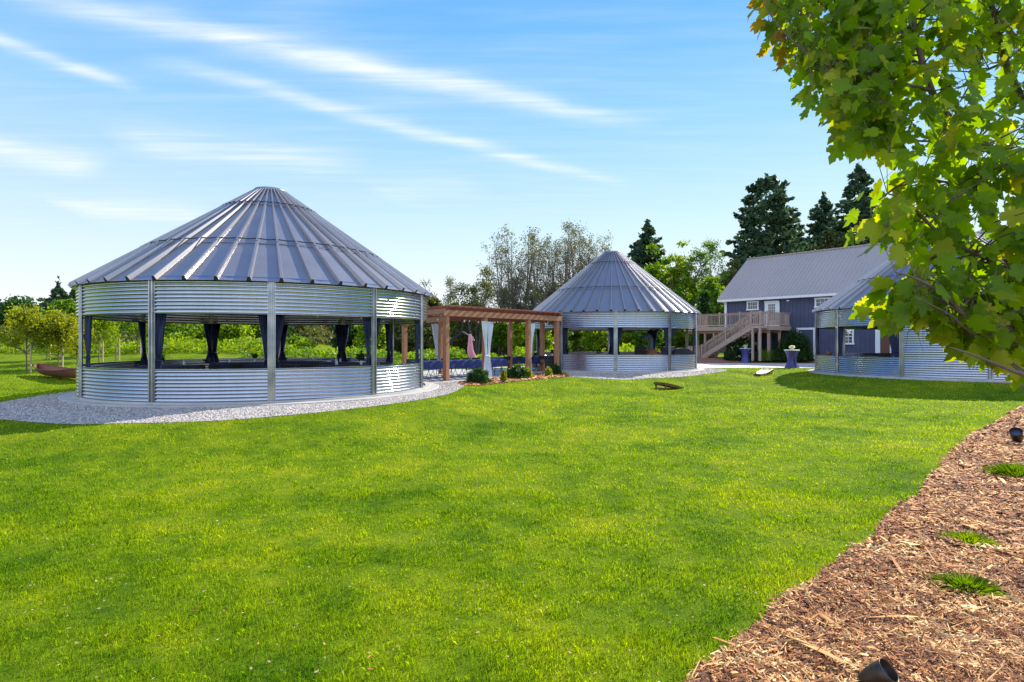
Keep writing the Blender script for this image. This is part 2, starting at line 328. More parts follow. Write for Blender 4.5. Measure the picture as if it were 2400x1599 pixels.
def np_mesh(name, V, k, m, parent=None, smooth=False):
    """V: (n, k, 3) array, n separate k-gons"""
    n = len(V); me = bpy.data.meshes.new(name); me.vertices.add(n*k); me.vertices.foreach_set('co', V.astype(np.float32).ravel())
    me.loops.add(n*k); me.loops.foreach_set('vertex_index', np.arange(n*k, dtype=np.int32)); me.polygons.add(n)
    me.polygons.foreach_set('loop_start', np.arange(0, n*k, k, dtype=np.int32)); me.polygons.foreach_set('loop_total', np.full(n, k, dtype=np.int32)); me.update()
    return link(name, me, m, parent)
def np_tmpl(name, T, tris, P, A, B, Cc, m, parent=None, kind=None):
    """copies of a template mesh: T (t,3), tris; P (n,3) origins; A,B,Cc (n,3) axes"""
    n = len(P); t = len(T)
    V = P[:, None, :] + T[None, :, 0:1]*A[:, None, :] + T[None, :, 1:2]*B[:, None, :] + T[None, :, 2:3]*Cc[:, None, :]
    F_ = np.asarray(tris, dtype=np.int32); nf = len(F_); k = F_.shape[1]
    idx = (F_[None] + (np.arange(n, dtype=np.int32)*t)[:, None, None]).reshape(-1)
    me = bpy.data.meshes.new(name); me.vertices.add(n*t); me.vertices.foreach_set('co', V.astype(np.float32).ravel())
    me.loops.add(len(idx)); me.loops.foreach_set('vertex_index', idx); me.polygons.add(n*nf)
    me.polygons.foreach_set('loop_start', np.arange(0, n*nf*k, k, dtype=np.int32)); me.polygons.foreach_set('loop_total', np.full(n*nf, k, dtype=np.int32)); me.update()
    return link(name, me, m, parent)
def unit(a): return a/np.maximum(np.linalg.norm(a, axis=-1, keepdims=True), 1e-9)
def rdir(n): return unit(rng.normal(size=(n, 3)))
def leaf_quads(P, size, flat=.0, out=None):
    """diamond shaped leaf clumps around points P"""
    n = len(P); a = rdir(n)
    if out is not None: a = unit(a + out*1.0)
    b = unit(np.cross(a, rdir(n))); s = (size*rng.uniform(.6, 1.3, n))[:, None]
    a *= s; b *= s*.55
    return np.stack([P-a, P+b-a*.1, P+a, P-b-a*.1], 1)
def inpoly(px, py, poly):
    c = np.zeros(len(px), bool); n = len(poly); j = n-1
    for i in range(n):
        xi, yi = poly[i]; xj, yj = poly[j]
        c ^= ((yi > py) != (yj > py)) & (px < (xj-xi)*(py-yi)/((yj-yi) if yj != yi else 1e-9)+xi); j = i
    return c
def terr_v(x, y):
    """ground height: the lawn lies a little lower than the slabs of the buildings"""
    x = np.asarray(x, float); y = np.asarray(y, float)
    ss = lambda a, b, t: (lambda q: q*q*(3-2*q))(np.clip((t-a)/(b-a), 0, 1))
    d = np.minimum.reduce([np.hypot(x-BIG[0], y-BIG[1])-5.85, np.hypot(x-MID[0], y-MID[1])-5.3, np.hypot(x-RGT[0], y-RGT[1])-6.2, np.hypot(x+.2, y-29.0)-3.6, np.hypot(x+2.4, y-26.5)-3.0, np.maximum(33.6-y, 0)])
    lo = -.40*ss(.2, 5.0, d)*(1-ss(19, 27, y)*ss(-11, -15, x))
    z = .3*np.clip((y-43)/2, 0, 1)*np.clip((x-7)/3, 0, 1)
    z = np.maximum(z, .9*ss(48, 90, y)); z = np.maximum(z, 1.3*ss(30, 52, y)*ss(-13, -20, x))
    return np.where(z > 0, z, lo)
def terr(x, y): return float(terr_v(x, y))
def G(x, y):
    """ground point seen at photograph pixel x, y"""
    Zs = np.arange(1.5, 70, .02); z = terr_v((x-1200)/F*Zs, Zs); h = EYE+(800.5-y)/F*Zs; i = int(np.argmax(h <= z)); Z = Zs[i]
    return ((x-1200)/F*Z, Z)
BIG = (-8.357, 20.146, 5.372); MID = (5.989, 34.889, 4.832); RGT = (21.6, 28.9, 5.8)
def P3(x, y, Z): return Vector(((x-1200)/F*Z, Z, EYE+(800.5-y)/F*Z))

# ------------------------------------------------------------ ground
GS = .25
xs = np.concatenate([[-400, -250, -150, -100, -70, -50, -40, -34, -29], np.arange(-26, 28.01, GS), [31, 36, 42, 55, 75, 110, 170, 250, 400]])
ys = np.concatenate([[-60, -20, -8, -3, 0], np.arange(2, 44.01, GS), [45, 48, 50, 52, 55, 58, 62, 66, 70, 75, 80, 85, 90, 100, 130, 180, 260, 400, 700]])
XX, YY = np.meshgrid(xs, ys); ZZ = terr_v(XX, YY); nx = len(xs)
mb = MB(); mb.add(list(zip(XX.ravel().tolist(), YY.ravel().tolist(), ZZ.ravel().tolist())), [(j*nx+i, j*nx+i+1, (j+1)*nx+i+1, (j+1)*nx+i) for j in range(len(ys)-1) for i in range(nx-1)])
tag(mb.build('lawn', lawnm, smooth=True), kind='structure')
def clip_rect(P, x0, x1, y0, y1):
    for ax, lim, sg in ((0, x0, 1), (0, x1, -1), (1, y0, 1), (1, y1, -1)):
        o = []
        for i in range(len(P)):
            a, c = P[i-1], P[i]; da, dc = (a[ax]-lim)*sg, (c[ax]-lim)*sg
            if (da >= 0) != (dc >= 0): t = da/(da-dc); o.append((a[0]+(c[0]-a[0])*t, a[1]+(c[1]-a[1])*t))
            if dc >= 0: o.append(c)
        P = o
        if len(P) < 3: return []
    return P
def sheet(name, poly, z, m, gs=GS):
    """thin sheet that follows the ground, cut to the outline poly"""
    px_ = [q[0] for q in poly]; py_ = [q[1] for q in poly]; b = MB()
    for j in range(int(math.floor(min(py_)/gs)), int(math.ceil(max(py_)/gs))):
        row = clip_rect(poly, -1e3, 1e3, j*gs, (j+1)*gs)
        if not row: continue
        rx = [q[0] for q in row]
        for i in range(int(math.floor(min(rx)/gs)), int(math.ceil(max(rx)/gs))):
            c = clip_rect(row, i*gs, (i+1)*gs, j*gs, (j+1)*gs)
            if len(c) >= 3:
                b.add([(x, y, 0) for x, y in c], [tuple(range(len(c)))])
    v = np.array(b.v); v[:, 2] = terr_v(v[:, 0], v[:, 1])+z; b.v = [tuple(q) for q in v.tolist()]
    return tag(b.build(name, m), kind='structure')
def smooth_poly(pts, sub=6, close=False):
    pts = [Vector((*p, 0)) for p in pts]; o = []
    for i in range(len(pts)-1):
        p0 = pts[max(i-1, 0)]; p1 = pts[i]; p2 = pts[i+1]; p3 = pts[min(i+2, len(pts)-1)]
        for k in range(sub):
            t = k/sub; q = .5*((2*p1)+(-p0+p2)*t+(2*p0-5*p1+4*p2-p3)*t*t+(-p0+3*p1-3*p2+p3)*t**3); o.append((q.x, q.y))
    o.append((pts[-1].x, pts[-1].y)); return o
# gravel round the large bin
fr = [G(x, y) for x, y in ((-60, 968), (0, 985), (100, 993), (200, 996), (400, 992), (560, 985), (750, 968), (900, 951), (1000, 936), (1060, 922), (1090, 906))]
gravel_big = [(-13.2, 22.5), (-14.4, 20), (-14.3, 18)] + [(-14.0, 15.8), (-12.9, 13.9)] + smooth_poly(fr[1:], 4) + [(-1.9, 23.2), (-3.0, 24.6), (-6, 26), (-10, 26)]
sheet('gravel_border', gravel_big, .008, gravelm)
# gravel round the middle bin
fr2 = [G(x, y) for x, y in ((1310, 884), (1400, 889), (1500, 889.5), (1580, 886), (1640, 880), (1690, 873), (1703, 868), (1680, 866), (1640, 865))]
gravel_mid = smooth_poly(fr2, 4) + [(11.6, 36), (9, 39), (3, 39), (1, 36), (2.3, 31.2)]
sheet('gravel_border', gravel_mid, .008, gravelm)
patio = [G(985, 901), G(1040, 899), G(1100, 893), G(1165, 888), G(1240, 880), G(1310, 874), (4.5, 31.5), (4.5, 40), (-2, 36), (-7, 30), (-6.5, 25), (-4.6, 23.6)]
sheet('patio_slab', patio, .014, conc)
mulch_bed = smooth_poly([G(1075, 899), G(1090, 906), G(1130, 905), G(1180, 899), G(1240, 893), G(1310, 887), G(1340, 884)], 4) + [G(1330, 877), G(1305, 873.5), G(1240, 881), G(1160, 889), G(1105, 894)]
sheet('mulch_bed', mulch_bed, .022, mulchm)
path = [G(1600, 866), G(1700, 864), G(1800, 863.5), G(1905, 864.5), (17.8, 31.5), (24, 37), (30, 43.0), (8, 43.0), (7, 40), (9.5, 36.5)]
sheet('concrete_path', path, .014, pathm)
hb = MB(); hb.add([(7, 43.0, .014), (36, 43.0, .014), (36, 45, .314), (10, 45, .314), (36, 48, .314), (10, 48, .314)], [(0, 1, 2, 3), (3, 2, 4, 5)]); tag(hb.build('house_bed', mulchm), kind='structure')
edge = smooth_poly([G(x, y) for x, y in ((1630, 1599), (1700, 1520), (1800, 1440), (1900, 1365), (1960, 1320), (2030, 1268), (2080, 1215), (2140, 1165), (2190, 1112), (2240, 1050), (2290, 1015), (2340, 985), (2400, 950))], 5)
e0 = [(-1.9, .3), (-.7, 1.7), (.25, 2.7)]
edgep = e0 + [(x+.035*math.sin(17*i*.7)+.02*math.sin(i*5.1), y+.03*math.cos(i*3.3)) for i, (x, y) in enumerate(edge)]
mulch_near = edgep + [(16.5, 17.5), (20, 19.5), (26, 21), (26, -3), (-1.9, -3)]
sheet('mulch_ground', mulch_near, .008, mulchm, .5)
mulch_far = [G(2310, 897), G(2360, 903), (19.5, 21.2), (26, 21.5), (26, 24), (17.3, 24.2)]
sheet('mulch_bed', mulch_far, .010, mulchm)
POLYS = [gravel_big, gravel_mid, patio, mulch_bed, path, mulch_near, mulch_far]

# grass blades: density falls with distance
def blades():
    out_ = []
    for (y0, y1, dens, h, w) in ((2.7, 4.2, 7200, .036, .0044), (4.2, 5.8, 5000, .034, .0052), (5.8, 8, 2900, .033, .0070), (8, 11, 1250, .032, .010), (11, 16, 560, .036, .015), (16, 24, 210, .040, .024), (24, 36, 60, .046, .042)):
        xl, xr = -.95*y1-1.5, .95*y1+1.5
        n = int((y1-y0)*(xr-xl)*dens); x = rng.uniform(xl, xr, n); y = rng.uniform(y0, y1, n)
        keep = (np.abs(x) < .95*y+1.5)
        for q in POLYS: keep &= ~inpoly(x, y, q)
        for cx, cy, r in (BIG, MID, RGT): keep &= ((x-cx)**2+(y-cy)**2) > (r+.3)**2
        # clumpy: tufts stand thicker here and there
        cl_ = np.sin(x*3.1+np.sin(y*2.3)*2)*np.sin(y*3.7+np.sin(x*1.9)*2)
        cl2 = np.sin(x*11.1+np.sin(y*7.3)*2)*np.sin(y*12.7+np.sin(x*9.9)*2)+.7*np.sin(x*29+np.sin(y*23)*2)*np.sin(y*31+np.sin(x*19)*2)
        keep &= rng.random(n) < .60+.16*cl_+.30*cl2
        x = x[keep]; y = y[keep]; cl_ = (cl_+.9*cl2)[keep]; n = len(x)
        hh = h*rng.uniform(.55, 1.35, n)*(1+.25*cl_); a = rng.uniform(0, 2*np.pi, n); la = rng.uniform(0, 2*np.pi, n); ll = rng.uniform(.15, .8, n)*hh
        dx = np.cos(a)*w*.5*rng.uniform(.6, 1.2, n); dy = np.sin(a)*w*.5
        z0 = terr_v(x, y); b0 = np.stack([x-dx, y-dy, z0], 1); b1 = np.stack([x+dx, y+dy, z0], 1)
        mx_ = x+np.cos(la)*ll*.35; my = y+np.sin(la)*ll*.35
        m0 = np.stack([mx_+dx*.7, my+dy*.7, z0+hh*.6], 1); tp = np.stack([x+np.cos(la)*ll, y+np.sin(la)*ll, z0+hh*(1-.25*ll/hh)], 1); m1 = np.stack([mx_-dx*.7, my-dy*.7, z0+hh*.6], 1)
        out_.append(np.stack([b0, b1, m0, tp, m1], 1))
    return np.concatenate(out_)
g_ = np_mesh('grass_blades', blades(), 5, blade); tag(g_, kind='stuff')
tag(g_, 'short mown lawn grass blades covering the open yard', 'grass')

# wood chips of the mulch
def chips(name, poly, zones, bbox, zb=.009, lab='shredded reddish wood chips covering the bed'):
    P, A, B, Cc = [], [], [], []
    for (y0, y1, dens, ln, w) in zones:
        x0, x1 = bbox; n = int((x1-x0)*(y1-y0)*dens); x = rng.uniform(x0, x1, n); y = rng.uniform(y0, y1, n)
        k = inpoly(x, y, poly) & (x < 1.05*y+2.2); x = x[k]; y = y[k]; n = len(x)
        l = ln*rng.lognormal(0, .6, n); ww = w*rng.uniform(.3, 1.3, n)*np.where(rng.random(n) < .08, 2.0, 1)
        cl_ = .5+.5*np.sin(x*4.1+np.sin(y*3.3)*2)*np.sin(y*5.7+np.sin(x*2.9)*2)
        z = terr_v(x, y)+zb+rng.uniform(0, .022, n)+.045*cl_*(.5+.5*np.sin(x*13+np.sin(y*9)*2)*np.sin(y*14+x*3))
        a = rng.normal(.9, 1.0, n); ti = rng.normal(0, .28, n); ro = rng.normal(0, .5, n)
        A_ = np.stack([np.cos(a)*np.cos(ti), np.sin(a)*np.cos(ti), np.sin(ti)], 1)
        up = np.tile([0, 0, 1.0], (n, 1)); s_ = unit(np.cross(up, A_)); u_ = np.cross(A_, s_)
        B_ = s_*np.cos(ro)[:, None]+u_*np.sin(ro)[:, None]; C_ = -s_*np.sin(ro)[:, None]+u_*np.cos(ro)[:, None]
        P.append(np.stack([x, y, z], 1)); A.append(A_*l[:, None]); B.append(B_*ww[:, None]); Cc.append(C_*(ww*.4)[:, None])
    P, A, B, Cc = map(np.concatenate, (P, A, B, Cc))
    T = np.array([(-.5, -.3, 0), (.45, -.5, 0), (.5, .2, .15), (-.4, .5, 0), (-.1, 0, 1), (.2, .05, .9)])
    tr = [(0, 1, 5), (0, 5, 4), (1, 2, 5), (2, 3, 4), (2, 4, 5), (3, 0, 4)]
    o = np_tmpl(name, T, tr, P, A, B, Cc, chipm); tag(o, lab, 'mulch', kind='stuff'); return o
chips('wood_chips', mulch_near, ((2.6, 6.5, 60, .13, .022), (2.6, 4.4, 3000, .044, .010), (4.4, 5.5, 2200, .048, .013), (5.5, 8, 1200, .055, .02), (8, 12, 500, .065, .03), (12, 18, 180, .09, .045)), (-1, 18), lab='shredded reddish wood chips covering the near bed')
chips('wood_chips', mulch_bed, ((21, 32, 160, .10, .05),), (-3, 4), .024, 'reddish wood chips in the bed beside the timber pergola')
# gravel pebbles
def pebbles(poly, n, bb, lab, s):
    x = rng.uniform(bb[0], bb[1], n); y = rng.uniform(bb[2], bb[3], n); k = inpoly(x, y, poly)
    for cx, cy, r in (BIG, MID): k &= ((x-cx)**2+(y-cy)**2) > (r+.1)**2
    x = x[k]; y = y[k]; n = len(x); P = np.stack([x, y, terr_v(x, y)+.012], 1)
    A = rdir(n)*[1, 1, .3]; B = unit(np.cross(A, [0, 0, 1.0])); A = unit(A); Cc = np.cross(A, B); q = rng.uniform(.5, 1.2, n)[:, None]*s
    T = np.array([(1, 0, 0), (0, .8, 0), (-1, 0, 0), (0, -.8, 0), (.1, .1, .6), (0, 0, -.6)])
    o = np_tmpl('pebbles', T, [(0, 1, 4), (1, 2, 4), (2, 3, 4), (3, 0, 4), (1, 0, 5), (2, 1, 5), (3, 2, 5), (0, 3, 5)], P, A*q, B*q, Cc*q, pebm); tag(o, lab, 'gravel', kind='stuff')
pebbles(gravel_big, 34000, (-14.5, -1.5, 11, 24.5), 'pale pebbles laid round the large round pavilion', .026)
pebbles(gravel_mid, 9000, (1, 14, 26, 36), 'pale pebbles laid round the middle round pavilion', .04)

# ------------------------------------------------------------ round pavilions
HR, HB, HT = .918, 2.336, 3.20
def ang_of(cx, cy, r, px, far=False):
    s = (px-1200)/F; A = s*s+1; B = -2*(s*cx+cy); Cq = cx*cx+cy*cy-r*r; D = math.sqrt(max(B*B-4*A*Cq, 0))
    z = (-B+(D if far else -D))/2/A; return math.atan2(z-cy, s*z-cx)
def corr_panel(mbx, r, a0, a1, z0, z1, pitch=.097, amp=.018):
    nz = max(2, int(round((z1-z0)/pitch)))*8; na = max(2, int(abs(a1-a0)/R_(3)))
    vs = []; fs = []
    for i in range(nz+1):
        z = z0+(z1-z0)*i/nz; rr = r-amp*.8+amp*1.7*abs(math.sin(math.pi*i/8))**.8
        for j in range(na+1):
            a = a0+(a1-a0)*j/na; vs.append((rr*math.cos(a), rr*math.sin(a), z))
    for i in range(nz):
        for j in range(na): fs.append((i*(na+1)+j, i*(na+1)+j+1, (i+1)*(na+1)+j+1, (i+1)*(na+1)+j))
    mbx.add(vs, fs)
def pavilion(label, cx, cy, r, angs, nrib, apex, door=(), full=(), rib_ph=0.0, z0=0.0):
    """round steel pavilion; angs = post angles (increasing); door = panels without a low wall; full = solid panels"""
    t = thing('round_pavilion', label, 'pavilion', (cx, cy, z0), group='round galvanised pavilions')
    n = len(angs)
    b = MB(); b.lathe([(r+.42, 0), (r+.42, .035), (r+.40, .045), (0, .046)], 72); b.build('base_slab', conc, t)
    b = MB(); b.lathe([(r+.10, .046), (r+.10, .09), (r-.06, .09), (r-.06, .047)], 72, cap=False); b.build('curb', conc, t)
    for i in range(n):
        a0, a1 = angs[i], angs[(i+1) % n]
        if a1 < a0: a1 += 2*math.pi
        g = .055/r
        if i in full:
            b = MB(); corr_panel(b, r, a0+g, a1-g, .075, HT, .097); b.build('wall_panel', galv, t, True); continue
        if i not in door:
            b = MB(); corr_panel(b, r, a0+g, a1-g, .075, HR, .097); b.build('wall_panel', galv, t, True)
            b = MB()
            for k in range(9):
                q0 = a0+g+(a1-a0-2*g)*k/9; q1 = a0+g+(a1-a0-2*g)*(k+1)/9
                b.add([(rr*math.cos(q), rr*math.sin(q), z) for q in (q0, q1) for rr, z in ((r-.03, HR), (r+.02, HR), (r+.02, HR+.018), (r-.03, HR+.018))], [(0, 1, 5, 4), (1, 2, 6, 5), (2, 3, 7, 6), (3, 0, 4, 7)])
            b.build('sill_trim', galv, t)
        b = MB(); corr_panel(b, r, a0+g, a1-g, HB, HT, .097); b.build('band_panel', galv, t, True)
    for a in angs:
        b = MB(); w = .068; d = Vector((math.cos(a), math.sin(a), 0)); s_ = Vector((-math.sin(a), math.cos(a), 0))
        prof = [(-w-.03, .012), (-w, .012), (-w+.012, .055), (-.026, .055), (-.018, .028), (.018, .028), (.026, .055), (w-.012, .055), (w, .012), (w+.03, .012), (w, -.02), (-w, -.02)]
        zs = [.046, .96, .972, HT]
        for k, (za, zb) in enumerate(((.046, .962), (.968, HT))):
            vs = [d*(r+o_+(.004 if k == 0 else 0))+s_*q+Vector((0, 0, z)) for z in (za, zb) for q, o_ in prof]; m_ = len(prof)
            b.add(vs, [(i_, (i_+1) % m_, m_+(i_+1) % m_, m_+i_) for i_ in range(m_)] + [tuple(range(m_))[::-1], tuple(range(m_, 2*m_))])
        b.box(d*(r+.05)+Vector((0, 0, .052)), (.12, .19, .012), a)
        for z in [.12+.15*i_ for i_ in range(20)]:
            for q in (-.044, .044): b.box(d*(r+.059)+s_*q+Vector((0, 0, z)), (.008, .012, .012), a)
        b.build('post', postm, t)
    # roof: stepped ribbed sheets
    re, rc, ze = r+.13, .47, HT+.0
    sl = (apex-ze)/(re-rc)
    def zr(q): return ze+(re-q)*sl
    b = MB(); tiers = [(re, r*.69), (r*.69+.09, r*.28), (r*.28+.07, rc)]
    for ti, (ra, rb) in enumerate(tiers):
        off = .012*ti+.0
        for i in range(nrib):
            a0 = rib_ph+2*math.pi*i/nrib; a1 = a0+2*math.pi/nrib
            vs = [(q*math.cos(a), q*math.sin(a), zr(q)+off) for q in (ra, rb) for a in (a0, a1)]
            b.cur = 0; b.add(vs, [(0, 1, 3, 2)])
            # rib over the joint
            d = Vector((math.cos(a0), math.sin(a0), 0)); s_ = Vector((-math.sin(a0), math.cos(a0), 0)); nrm = Vector((d.x*sl, d.y*sl, 1)).normalized()
            wa = .030+.030*(ra/re); wb = .030+.030*(rb/re); h = .115
            vv = []
            for q, w in ((ra+.012, wa), (rb, wb)):
                c0 = d*q+Vector((0, 0, zr(q)+off))
                hh = h*(.55+.45*q/re)
                vv += [c0-s_*w, c0-s_*w*.55+nrm*hh, c0+s_*w*.55+nrm*hh, c0+s_*w]
            b.add(vv, [(0, 1, 5, 4), (1, 2, 6, 5), (2, 3, 7, 6)])
            b.cur = 1; b.add(vv[:4], [(3, 2, 1, 0)]); b.cur = 0
    b.lathe([(re, ze-.006), (re, ze+.0), (re-.001, ze+.004)], nrib, cap=False)
    roof = b.build('roof', [roofm, darkm], t)
    b = MB(); b.lathe([(re-.02, ze-.01), (r-.02, ze+.11)], 60, cap=False); b.build('soffit', galv, t)
    for q in (r*.69+.02, r*.28+.02):
        b = MB(); pts = []
        for i in range(nrib*2+1):
            a = rib_ph+math.pi*i/nrib; up = .115 if i % 2 == 0 else .095
            pts.append((q*math.cos(a), q*math.sin(a), zr(q)+up))
        b.tube(pts, .018, 5, cap=False); b.build('roof_hoop', wirem, roof)
    b = MB(); b.lathe([(rc+.07, apex-.02), (rc+.07, apex+.07), (rc+.04, apex+.10), (rc-.15, apex+.13), (.0, apex+.14)], 40); b.build('roof_cap', roofm, roof, True)
    return t
fa = [ang_of(*BIG, x) for x in (191, 356, 636.5, 876, 987)]; fb = [ang_of(*BIG, x, True) for x in (919, 804, 657, 495, 337)]
big_angs = [a % (2*math.pi) for a in fa+fb]
order = sorted(range(10), key=lambda i: big_angs[i]); big_sorted = [big_angs[i] for i in order]
# open doorway of the large pavilion between the 987 and 919 posts
i987 = order.index(4)
big = pavilion('large round steel pavilion with conical ribbed roof, nearest the lawn on the left', *BIG, big_sorted, 45, 6.76, door=(i987,), rib_ph=ang_of(BIG[0], BIG[1], BIG[2]+.13, 659.5))
mid_angs = [(-2.331+2*math.pi*k/10) % (2*math.pi) for k in range(10)]; so = sorted(mid_angs)
imd = so.index(min(so, key=lambda a: abs(a-((-2.331-2*math.pi/10) % (2*math.pi)))))
mid = pavilion('middle round steel pavilion behind the timber pergola, with blue reflections on its roof', *MID, so, 44, 6.88, door=(imd,), rib_ph=ang_of(MID[0], MID[1], MID[2]+.13, 1432))
r0_, r1_, r2_ = [ang_of(*RGT, x) for x in (1962, 2113.5, 2321)]
def ra_(k):
    k %= 10
    return (r0_, r1_, r2_)[k] if k < 3 else r2_+(r0_+2*math.pi-r2_)*(k-2)/8
r_angs = [ra_(k) % (2*math.pi) for k in range(10)]; sr = sorted(r_angs)
def ridx(k): a = ra_(k) % (2*math.pi); return min(range(10), key=lambda i: abs(sr[i]-a))
rgt = pavilion('right round steel pavilion half hidden by maple leaves, with solid corrugated front wall', *RGT, sr, 48, 7.25, door=(ridx(-2),), full=(ridx(1), ridx(2), ridx(3), ridx(4)), rib_ph=.03)

# ------------------------------------------------------------ curtains
def curtain_mesh(h, w0, wt, wb, tie, folds=7, lean=0.0, amp=.035, drop=0.0):
    """local x along the wall, hanging down from z=0; the tie pulls it to x=0 side"""
    nv, nu = 26, folds*6; vs = []; fs = []
    for j in range(nv+1):
        v_ = j/nv
        if v_ < tie: q = v_/tie; w = w0+(wt-w0)*(q*q*(3-2*q))**.8; c = lean*q
        else: q = (v_-tie)/(1-tie); w = wt+(wb-wt)*(1-(1-q)**1.6); c = lean*(1-.15*q)
        for i in range(nu+1):
            u_ = i/nu-.5
            ph = u_*folds*2*math.pi; a = amp*(.35+.65*min(1, w/w0))*(1.25 if v_ < .8 else 1.0)
            vs.append((u_*w+c+.006*math.sin(ph*2+j*.3), a*math.sin(ph+.4*math.sin(v_*5))+.02*math.sin(v_*7+u_*9), -v_*h))
    for j in range(nv):
        for i in range(nu): fs.append((j*(nu+1)+i, j*(nu+1)+i+1, (j+1)*(nu+1)+i+1, (j+1)*(nu+1)+i))
    b = MB(); b.add(vs, fs); return b
def curtain(label, cx, cy, ang, r, side, m, h=1.62, w0=.36, top=HB+.02, group=None, tie=.72, wt=.15, wb=.34, z0=0):
    """curtain hung inside the wall beside the post at angle ang; side = +1 counter-clockwise"""
    off = side*(w0/2+.03)/r; a = ang+off
    t = thing('curtain', label, 'curtain', (cx+(r-.10)*math.cos(a), cy+(r-.10)*math.sin(a), top+z0), a+math.pi/2, group=group)
    curtain_mesh(h, w0, wt, wb, tie, lean=-side*.09).build('cloth', m, t, True)
    b = MB(); q = [(-side*.09+.5*wt*1.15*math.cos(k*math.pi/5), .055*math.sin(k*math.pi/5), -h*tie+.01*math.cos(k)) for k in range(11)]
    b.tube(q, .014, 5, cap=False); b.build('tie_band', m, t, True)
    return t
GC = 'navy curtains tied back inside the large pavilion'
BA = {x: ang_of(*BIG, x) for x in (191, 356, 636.5, 876, 987)}; BB = {x: ang_of(*BIG, x, True) for x in (919, 804, 657, 495, 337)}
for x, s, lab in ((191, 1, 'broad navy curtain beside the leftmost post of the large pavilion'),
                  (356, 1, 'navy curtain right of the second front post of the large pavilion'),
                  (636.5, -1, 'navy curtain left of the centre front post of the large pavilion'), (636.5, 1, 'navy curtain right of the centre front post of the large pavilion'),
                  (876, -1, 'navy curtain left of the fourth front post of the large pavilion'), (876, 1, 'thin navy curtain right of the fourth front post of the large pavilion'),
                  (987, -1, 'navy curtain left of the rightmost post of the large pavilion, next to the pergola')):
    curtain(lab, BIG[0], BIG[1], BA[x], BIG[2], s, navy, group=GC, w0=.30 if x != 191 else .5, h=1.66)
for x, s, lab in ((337, 1, 'dark navy curtain of the large pavilion, leftmost on its far side'), (495, 1, 'navy curtain on the far side of the large pavilion, in the left middle opening'),
                  (495, -1, 'right half of the far navy curtain pair in the left middle opening'),
                  (657, -1, 'far navy curtain of the large pavilion just right of the centre front post'), (804, 1, 'navy curtain on the far side of the large pavilion in the right middle opening'),
                  (804, -1, 'right half of the far navy curtain pair in the right middle opening'), (919, 1, 'black-navy curtain left of the open doorway of the large pavilion')):
    curtain(lab, BIG[0], BIG[1], BB[x], BIG[2], s, navy, group=GC, w0=.30, h=1.62)
GM = 'navy curtains tied back inside the middle pavilion'
ma = lambda k: -2.331+2*math.pi*k/10
for k, s, lab in ((0, 1, 'navy curtain beside the middle pavilion post nearest the pergola'), (1, -1, 'navy curtain left of the centre front post of the middle pavilion'), (1, 1, 'navy curtain right of the centre front post of the middle pavilion'),
                  (2, -1, 'navy curtain left of the third front post of the middle pavilion'), (2, 1, 'dark curtain right of the third front post of the middle pavilion'), (3, -1, 'navy curtain at the right end of the middle pavilion'),
                  (5, 1, 'dark far curtain of the middle pavilion beside the gooseneck duct'), (6, -1, 'black far curtain of the middle pavilion, left of its centre front post'), (8, 1, 'dark curtain on the far left of the middle pavilion seen behind the pergola post'), (5, -1, 'narrow dark curtain on the far side of the middle pavilion'), (7, 1, 'dark far curtain of the middle pavilion near the pergola end')):
    curtain(lab, MID[0], MID[1], ma(k), MID[2], s, navy, group=GM, w0=.34)
for k, s, lab in ((0, 1, 'slim navy curtain right of the left post of the right pavilion'), (1, -1, 'broad navy curtain beside the solid wall of the right pavilion, above the maple leaves'), (-1, 1, 'dark curtain at the left edge of the right pavilion')):
    curtain(lab, RGT[0], RGT[1], ra_(k), RGT[2], s, navy, group='navy curtains of the right pavilion', w0=.62 if k == 1 else .3, wt=.4 if k == 1 else .15, wb=.5)

# ------------------------------------------------------------ pergola
pg = thing('pergola', 'cedar timber pergola with notched rafters between the two pavilions', 'pergola', (0, 0, 0))
PA, PD = Vector((-2.7, 23.9, 0)), Vector((2.36, 30.0, 0)); fd = (PD-PA).normalized(); Lf = (PD-PA).length
BK0, BK1 = Vector((-5.18, 28.1, 0)), Vector((-.11, 30.8, 0)); bd = (BK1-BK0).normalized()
posts = [PA, PA+fd*2.35, PA+fd*5.45, PD-fd*.1, BK0, Vector((-3.54, 29.0, 0)), BK1, BK1+bd*2.0]
for p in posts:
    b = MB(); b.box((0, 0, 1.35), (.19, .19, 2.68)); b.build('post', cedar, pg, loc=(p.x, p.y, .0), rz=math.atan2(fd.y, fd.x))
ft = math.atan2(fd.y, fd.x)
b = MB(); nfd = Vector((-fd.y, fd.x, 0))
b.beam(PA-fd*.25-nfd*.11+Vector((0, 0, 2.80)), PD+fd*.2-nfd*.11+Vector((0, 0, 2.80)), .05, .24); b.build('front_beam', cedar, pg)
b = MB(); b.beam(PA-fd*.05+nfd*.115+Vector((0, 0, 2.80)), PD+fd*.1+nfd*.115+Vector((0, 0, 2.80)), .05, .24); b.build('front_beam', cedar, pg)
b = MB(); b.beam(BK0-bd*.3+Vector((0, 0, 2.78)), BK1+bd*2.3+Vector((0, 0, 2.78)), .05, .24); b.build('back_beam', cedard, pg)
sdv = (BK0-PA).normalized()
b = MB(); b.beam(PA-sdv*.1+Vector((-.02, -.14, 2.55)), BK0+sdv*.2+Vector((-.12, -.1, 2.55)), .05, .22); b.build('side_beam', cedar, pg)
b = MB(); b.beam(PA-sdv*.3+Vector((-.15, -.24, 2.86)), BK0+sdv*.2+Vector((-.2, -.2, 2.86)), .05, .2); b.build('side_beam', cedar, pg)
bkR = BK1+bd*2.4
b = MB(); b.beam(PD+Vector((.0, .1, 2.62)), bkR+Vector((0, 0, 2.62)), .05, .2); b.build('side_beam', cedard, pg)
